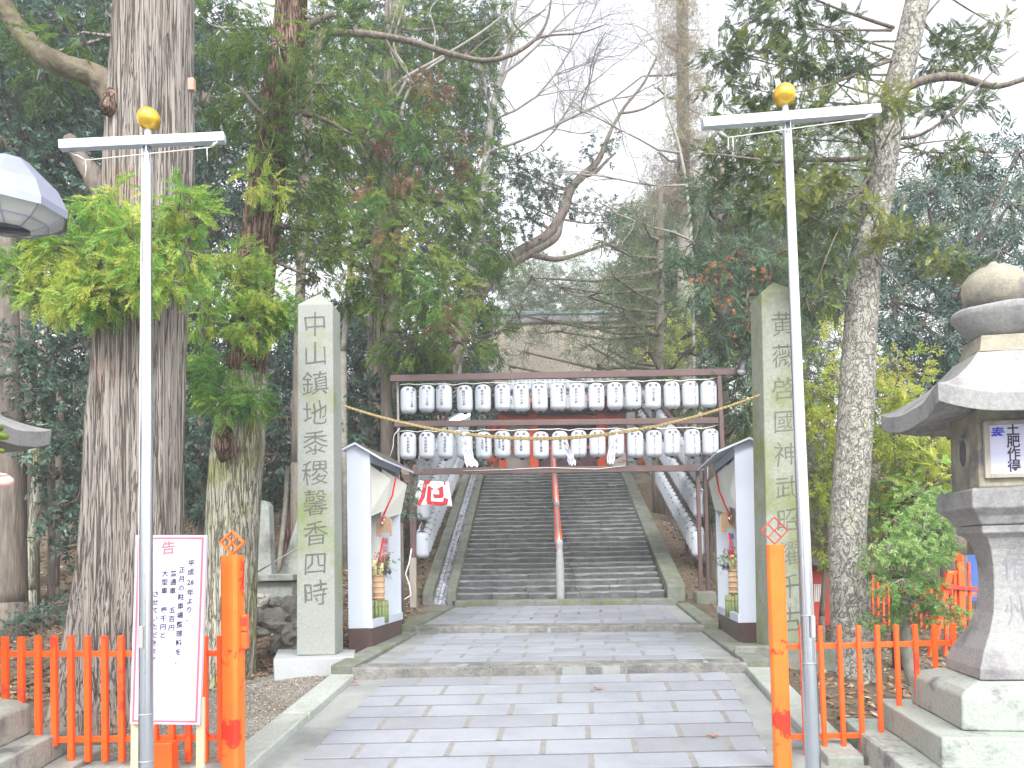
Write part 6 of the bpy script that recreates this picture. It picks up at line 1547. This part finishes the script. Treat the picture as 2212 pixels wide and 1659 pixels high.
# 12 dark evergreen mass at left
simple('dark evergreen broadleaf tree filling the upper left corner behind the giant cedar', [(60,1150,12.5,22),(58,900,12.5,20),(50,600,12.5,18),(40,300,12.5,14)],
     [(40,60,12,90,80,.45),(140,40,12,80,70,.35),(60,180,12,90,70,.45),(170,230,12,70,70,.35),(30,300,12,70,70,.45),(130,330,12,80,60,.3),(60,400,12,80,60,.35),(170,420,12,60,60,.3),(20,470,12,50,50,.25),(120,490,12.3,60,40,.25,5),(200,120,12,60,80,.3),(0,120,11.5,60,60,.5)],
     kind='leaf', L=.27, m=L_dark, cov=9, name='broadleaf_tree')
simple('dark evergreen tree between the two left cedars, sky showing through its top', [(440,1250,13.5,16),(442,900,13.5,15),(445,500,13.5,12),(445,200,13.5,8)],
     [(440,20,13,50,60,.3,6),(470,120,13,60,60,.3,6),(430,230,12.8,50,60,.35,8),(480,320,12.8,60,60,.3,7),(420,330,12.8,40,60,.35,9),(450,420,12.8,60,50,.3,8),(500,480,12.9,50,50,.25,6),(450,560,12.9,50,60,.2,6),(430,660,13,50,60,.25),(460,760,13,60,70,.3),(440,880,13,60,70,.4),(430,980,13,50,60,.4),(600,800,13.5,60,60,.35),(620,900,13.2,50,60,.3),(600,980,13.5,50,50,.2),(440,1080,13,45,40,.3)],
     kind='leaf', L=.26, m=L_dark, cov=8, name='broadleaf_tree')
simple('glossy dark undergrowth tree at the left, above the mossy lantern roof', [(110,1300,11.5,8),(112,1150,11.5,8),(110,950,11.5,7),(105,780,11.5,5)],
     [(40,750,11,60,50,.5),(120,770,11,70,60,.55),(60,840,10.8,70,60,.6),(160,850,10.9,50,60,.5),(100,930,10.8,70,50,.5),(170,960,11,40,60,.4),(190,740,11.2,40,60,.35),(130,1020,11,50,40,.35,6),(120,1110,10.9,40,40,.45,6),(165,1080,11,30,60,.35,6),(175,1180,11,22,50,.3,6),(40,900,11,50,30,.4,6)],
     kind='leaf', L=.22, m=L_dark, name='broadleaf_tree')
simple('dark leafy evergreen behind the left cabinet and rack post', [(800,1180,15.5,10),(800,1000,15.5,10),(795,850,15.5,8)],
     [(780,880,14.5,60,60,.4),(850,860,15,60,60,.35),(790,960,14.5,50,50,.4),(850,960,15,40,60,.3),(760,820,14.8,50,50,.35),(700,850,15,50,60,.3),(790,700,16,50,60,.5),(760,760,15.5,45,50,.4),(900,880,16,60,50,.2),(960,860,17,60,50,.2,6),(880,960,15.5,36,60,.2,6),(900,820,16,50,40,.25,6),(1000,830,17,60,40,.2,6)],
     kind='leaf', L=.33, m=L_dark, name='broadleaf_tree')
simple('low leafy branch peeping from behind the left cabinet', [(868,1130,10.9,3),(872,1090,10.9,3),(880,1060,10.9,2)],
     [(885,1050,10.8,20,30,.8,5),(878,1100,10.8,18,25,.75,5),(900,1080,10.8,14,14,.7,4)], kind='leaf', L=.13, m=L_dark, name='evergreen_shrub', limb_r=.008, twig=.003)
simple('dark evergreen behind the right stair rack and right cabinet', [(1545,1250,15,14),(1545,1100,15,14),(1545,950,15,12)],
     [(1590,920,14.4,50,50,.5),(1600,1000,14,40,40,.4),(1550,1060,14.6,40,50,.3),(1560,1150,14.6,40,50,.25),(1620,880,14,40,40,.55),(1450,880,19,60,40,.3,6),(1520,860,17,50,40,.3),(1480,830,18,50,30,.35)], kind='cedar', L=.32, m=L_cedar, name='conifer_tree')
# slim trunks in the woods at left
specs = [('slim pale trunk at the far left edge under the mossy lantern roof', [(22,1300,11,34),(24,1150,11,30),(28,980,11,26),(20,700,11,20),(14,500,11,18)], barkd),
 ('thin lichen-striped trunk second from the left edge', [(66,1275,12,12),(74,1120,12,11),(84,960,12,9),(92,700,12,8)], bark2),
 ('thin dark trunk left of the giant cedar', [(118,1268,12.8,9),(122,1150,12.8,9),(128,980,12.8,8),(130,800,12.8,7)], barkd),
 ('reddish trunk at the upper left edge above the undergrowth', [(20,760,13,20),(18,640,13,18),(14,500,13,17),(10,300,13,15)], barkr),
 ('pair-like thin red trunk leaning between monument and pillar', [(615,1240,15,7),(622,1150,15,7),(636,1050,15,6),(650,900,15,6)], barkr),
 ('pale thin sapling trunk leaning behind the stone monuments', [(600,1240,14,5),(614,1120,14,5),(622,1000,14,5),(632,860,14,4)], barkp),
 ('dark trunk in the shade left of the lower stair curb', [(700,1200,17,9),(700,1000,17,9),(700,800,17,8)], barkd),
 ('shaded trunk behind the right cabinet', [(1545,1290,14.5,16),(1540,1150,14.5,15),(1535,1000,14.5,14),(1530,850,14.5,12)], barkd),
 ('thick shaded trunk between the right stair curb and the rack footing', [(1450,1220,17.5,12),(1450,1120,17.5,12),(1450,1000,17.5,11)], barkd),
]
for lab, tr, bm_ in specs: tree('slim_tree', lab, tr, bm_, n=12, foot=True)
tree('slim_tree', 'weathered trunk behind the left rack post and cabinet', [(836,1040,14.2,14),(835,900,14.2,13),(834,760,14.2,12)], barkd, n=12)

# far woods: one mass of distant foliage closing the view behind the trees
def woods(name, spans, m, L, seed):
    P = []; T = []; rr = np.random.default_rng(seed)
    for (x0, x1, y0, y1, Y, n, tn) in spans:
        for i in range(n):
            px = rr.uniform(x0, x1); t_ = rr.random(); top = y0+18*math.sin(px*.021+Y)+12*math.sin(px*.07); py = top+(y1-top)*t_
            YY = Y+rr.uniform(-1.5, 1.5); P.append(W(px, py, YY)); T.append(tn+rr.normal()*.10+.12*math.sin(px*.03+py*.05))
    P = np.array(P); D = rr.normal(size=P.shape); D[:,2] -= .3
    q, t = place('few' if seed % 2 else 'leaf', P, D, np.full(len(P), L)*rr.uniform(.6,1.3,len(P)), np.clip(np.array(T),0,1))
    return meta(npmesh(name, q, t, m, None), kind='stuff', label='far woodland foliage closing the view behind the nearer trees', cat='woodland')
woods('far_woods', [(-150,640,700,1230,19,6500,.25),(-150,420,-60,700,17,6500,.25),(420,740,60,560,20,2200,.3),(640,1060,640,1000,24,3500,.25),(760,1080,0,640,24,3500,.3)], L_dark, .38, 2)
woods('far_woods', [(1380,1760,520,1100,23,5000,.35),(1700,2300,380,1150,19,7000,.3),(1060,1400,600,760,38,2600,.3),(1330,1760,420,760,24,7200,.4),(1090,1420,560,760,37,3400,.35),(2290,3100,420,1250,17,3500,.35),(1560,1900,230,620,24,3000,.35),(1440,1620,1000,1220,21,900,.1)], L_grey, .44, 3)
# undergrowth at the left foot
simple('low green undergrowth bush on the litter slope at the left', [(90,1340,9.6,3),(92,1320,9.6,3),(95,1300,9.6,2)],
     [(70,1330,9.5,55,22,.5,5),(120,1310,9.6,50,20,.45,5),(30,1350,9.3,40,18,.5,5),(150,1330,9.5,30,16,.4,4)], kind='leaf', L=.10, m=L_dark, name='undergrowth_bush', limb_r=.006, twig=.003)

# ------------------------------------------------------------------ sky and light
w = bpy.data.worlds.new('World'); sc.world = w; w.use_nodes = True
nt = w.node_tree; N = nt.nodes; L = nt.links; N.clear()
wo = N.new('ShaderNodeOutputWorld'); bg = N.new('ShaderNodeBackground'); sky = N.new('ShaderNodeTexSky'); sky.sky_type = 'NISHITA'
sky.sun_disc = False; sky.sun_elevation = R(42); sky.sun_rotation = R(150); sky.air_density = 1; sky.dust_density = 3
# thin bright cloud cover: the sky's colour is pulled towards white
hs = N.new('ShaderNodeHueSaturation'); hs.inputs['Saturation'].default_value = .16; hs.inputs['Value'].default_value = 1.0
L.new(sky.outputs[0], hs.inputs['Color']); L.new(hs.outputs[0], bg.inputs[0]); L.new(bg.outputs[0], wo.inputs[0]); bg.inputs[1].default_value = SKYS
sd = bpy.data.lights.new('sun', 'SUN'); sd.energy = 1.4; sd.angle = R(14); sd.color = (1,.97,.93)
so = bpy.data.objects.new('sun', sd); COL.objects.link(so)
so.rotation_euler = (R(48), 0, R(-25)) # from behind-right of the camera
sc.view_settings.view_transform = 'Standard'; sc.view_settings.look = 'None'; sc.view_settings.exposure = EXPO; sc.view_settings.gamma = 1
sc.cycles.max_bounces = 6; sc.cycles.diffuse_bounces = 4; sc.cycles.transparent_max_bounces = 8; sc.cycles.use_denoising = True

print('QUADS', NQ, 'SIZE', len(bpy.data.objects))
# ------------------------------------------------------------------ the companion whose fingertip enters at the left edge
tipw = W(31, 1053, 1.10)
pp = thing('person', (-1.50, 1.12, .205), 'person in a navy coat at the left edge, only a pointing pink fingertip in view', 'person')
WL[pp.name] = Vector((-1.50, 1.12, .205))
def V_(x, y, z): return Vector((x, y, z))
wr = V_(tipw.x-.175, tipw.y+.0, tipw.z-.012); el = V_(wr.x-.235, 1.12, wr.z-.10); shR = V_(-1.34, 1.12, 1.43); shL = V_(-1.66, 1.14, 1.42)
if (shR-el).length < .2: shR.x -= .1
nk = V_(-1.50,1.13,1.47); hd = V_(-1.50,1.10,1.615); pel = V_(-1.50,1.13,.98)
def blob(b, c, sx, sy, sz, n=16): b.ball(c, 1, n, 12, (sx, sy, sz))
b = MB()
blob(b, hd, .075,.095,.112); blob(b, hd+V_(0,-.025,-.05), .058,.07,.065); b.tube([hd+V_(0,.01,-.06), nk, nk+V_(0,.0,-.06)], [.052,.055,.07], 12)
b.tube([hd+V_(0,-.088,.02), hd+V_(0,-.112,-.02), hd+V_(0,-.095,-.03)], [.008,.014,.010], 8)     # nose
for s_ in (-1,1):
    blob(b, hd+V_(s_*.076,.01,-.005), .010,.020,.032, 8); blob(b, hd+V_(s_*.03,-.083,.012), .014,.010,.010, 8)
blob(b, hd+V_(0,-.092,-.055), .024,.010,.008, 8)
b.tube([nk+V_(0,0,-.02), V_(-1.50,1.13,1.30), V_(-1.50,1.13,1.12), pel], [.10,.14,.13,.15], 14)
b.tube([shR, el, wr], [.052,.042,.028], 12); b.tube([shL, shL.lerp(shR,.5)+V_(0,0,-.02), shR], [.06,.09,.06], 10)
elL = V_(-1.74,1.14,1.14); wl_ = V_(-1.73,1.06,.90); b.tube([shL, elL, wl_], [.052,.042,.028], 12)
for s_ in (-1,1):
    h_ = pel+V_(s_*.09,0,-.04); k_ = V_(-1.50+s_*.10,1.10,.66); a_ = V_(-1.50+s_*.10,1.14,.30); b.tube([h_, k_, a_], [.085,.055,.038], 12)
    b.tube([a_+V_(0,.03,-.04), a_+V_(0,-.10,-.065), a_+V_(0,-.17,-.07)], [.04,.038,.028], 10)
# pointing hand: palm, straight index, three curled fingers, thumb out of the side
ux = (tipw-wr).normalized(); uz = V_(0,0,1); uy = V_(0,1,0)
def H(a, bb, c): return wr+ux*a+uy*bb+uz*c
b.tube([H(-.01,0,0), H(.04,0,-.004), H(.085,0,-.006)], [.026,.034,.034], 12)
b.tube([H(.06,-.0,.010), H(.09,-.0,.014), H(.125,0,.013), H(.152,0,.011), H(.167,0,.010), H(.1745,0,.010)], [.0125,.0118,.0106,.0100,.0085,.004], 14)
for k, (oz, l1) in enumerate(((-.008,.040),(-.025,.037),(-.040,.030))):
    b.tube([H(.065,0,oz), H(.092,-.004,oz), H(.092+l1*.55,-.016,oz-.002), H(.088+l1*.3,-.038,oz-.004), H(.072,-.036,oz-.004)], [.0115,.0108,.0098,.0090,.0075], 10)
b.tube([H(.02,-.014,.020), H(.045,-.030,.028), H(.068,-.036,.018), H(.085,-.036,.006)], [.014,.012,.0105,.008], 10)
# relaxed left hand
b.tube([wl_, wl_+V_(0,-.01,-.05), wl_+V_(0,-.015,-.085)], [.026,.034,.03], 10)
for k in range(4):
    o = wl_+V_(0,-.035+k*.019,-.08); l1 = (.035,.04,.037,.028)[k]; b.tube([o, o+V_(.004,0,-l1), o+V_(.016,0,-l1*1.7), o+V_(.028,0,-l1*2.1)], [.0105,.0098,.009,.006], 8)
b.tube([wl_+V_(.01,-.03,-.02), wl_+V_(.022,-.05,-.05), wl_+V_(.02,-.055,-.085)], [.013,.011,.008], 8)
bdy = o = b.build('body', skin, pp, smooth=True); md = o.modifiers.new('r','REMESH'); md.mode = 'VOXEL'; md.voxel_size = .0042; md.use_smooth_shade = True
sm = o.modifiers.new('sm','SMOOTH'); sm.iterations = 3; sm.factor = .5
b = MB(); b.ball(H(.160,-.0045,.0185), 1, 10, 6, (.0085,.0060,.0022)); b.build('finger_nail', nailm, bdy, smooth=True)
b = MB(); b.tube([nk+V_(0,0,.0), V_(-1.50,1.13,1.36), V_(-1.50,1.13,1.12), V_(-1.50,1.13,.88)], [.085,.175,.165,.185], 16); b.tube([shR, el, wr-ux*.03], [.075,.060,.045], 12); b.tube([shL, elL, wl_], [.075,.060,.042], 12); blob(b, shR, .08,.08,.08); blob(b, shL, .08,.08,.08)
o = b.build('coat', navy, pp, smooth=True); md = o.modifiers.new('r','REMESH'); md.mode = 'VOXEL'; md.voxel_size = .01; md.use_smooth_shade = True
b = MB()
for s_ in (-1,1): b.tube([pel+V_(s_*.08,0,-.02), V_(-1.50+s_*.10,1.11,.62), V_(-1.50+s_*.10,1.14,.30)], [.115,.080,.06], 12)
o = b.build('trousers', jeans, pp, smooth=True); md = o.modifiers.new('r','REMESH'); md.mode = 'VOXEL'; md.voxel_size = .012; md.use_smooth_shade = True
for s_ in (-1,1):
    b = MB(); a_ = V_(-1.50+s_*.10,1.14,.26); b.tube([a_+V_(0,.05,-.0), a_+V_(0,-.02,.0), a_+V_(0,-.13,-.012), a_+V_(0,-.19,-.02)], [.045,.052,.046,.03], 12); b.build('shoe', blackp, pp, smooth=True)
b = MB(); b.ball(hd+V_(0,.022,.030), 1, 18, 12, (.086,.098,.10)); o = b.build('hair', hairm, pp, smooth=True)
# small tag nailed to the giant cedar
o = MB(); a = W(405,193,6.75); c_ = W(418,167,6.75); o.box(a.x,c_.x,a.y,a.y+.05,a.z,c_.z); o = o.build('wooden_tag', mat('pinkish_wood',(.50,.27,.22),(.42,.22,.18),scale=8,bump=.1), loc=a, bevel=.003); meta(o, 'small pinkish wooden block nailed to the right side of the giant cedar', 'tag')
# pebbles on the gravel strip
scatter_litter('pale_pebbles', 9000, lambda: (lambda y: (random.uniform(-3.3, interp(y,[5.2,7.5,9],[-1.97,-1.74,-1.95])), y))(random.uniform(5.35,9.0)), mat('pebble_pale',(.55,.53,.48),(.36,.34,.30),scale=40,bump=0), size=(.005,.013), lift=.012)
scatter_litter('dark_pebbles', 5000, lambda: (lambda y: (random.uniform(-3.3, interp(y,[5.2,7.5,9],[-1.97,-1.74,-1.95])), y))(random.uniform(5.35,9.0)), mat('pebble_dark',(.14,.125,.105),(.07,.06,.05),scale=40,bump=0), size=(.005,.012), lift=.012)
# ------------------------------------------------------------------ haze in the air
hz = MB(); hz.box(-175, 175, -60, 330, -3, 34)
hm = bpy.data.materials.new('pale_air'); hm.use_nodes = True; N = hm.node_tree.nodes; N.clear()
o_ = N.new('ShaderNodeOutputMaterial'); pv = N.new('ShaderNodeVolumePrincipled'); hm.node_tree.links.new(pv.outputs[0], o_.inputs['Volume'])
pv.inputs['Color'].default_value = (.95,.97,1,1); pv.inputs['Density'].default_value = HAZE; pv.inputs['Anisotropy'].default_value = .2
if HAZE: meta(hz.build('haze', hm), kind='stuff')
sc.cycles.volume_bounces = 1; sc.cycles.volume_step_rate = 4
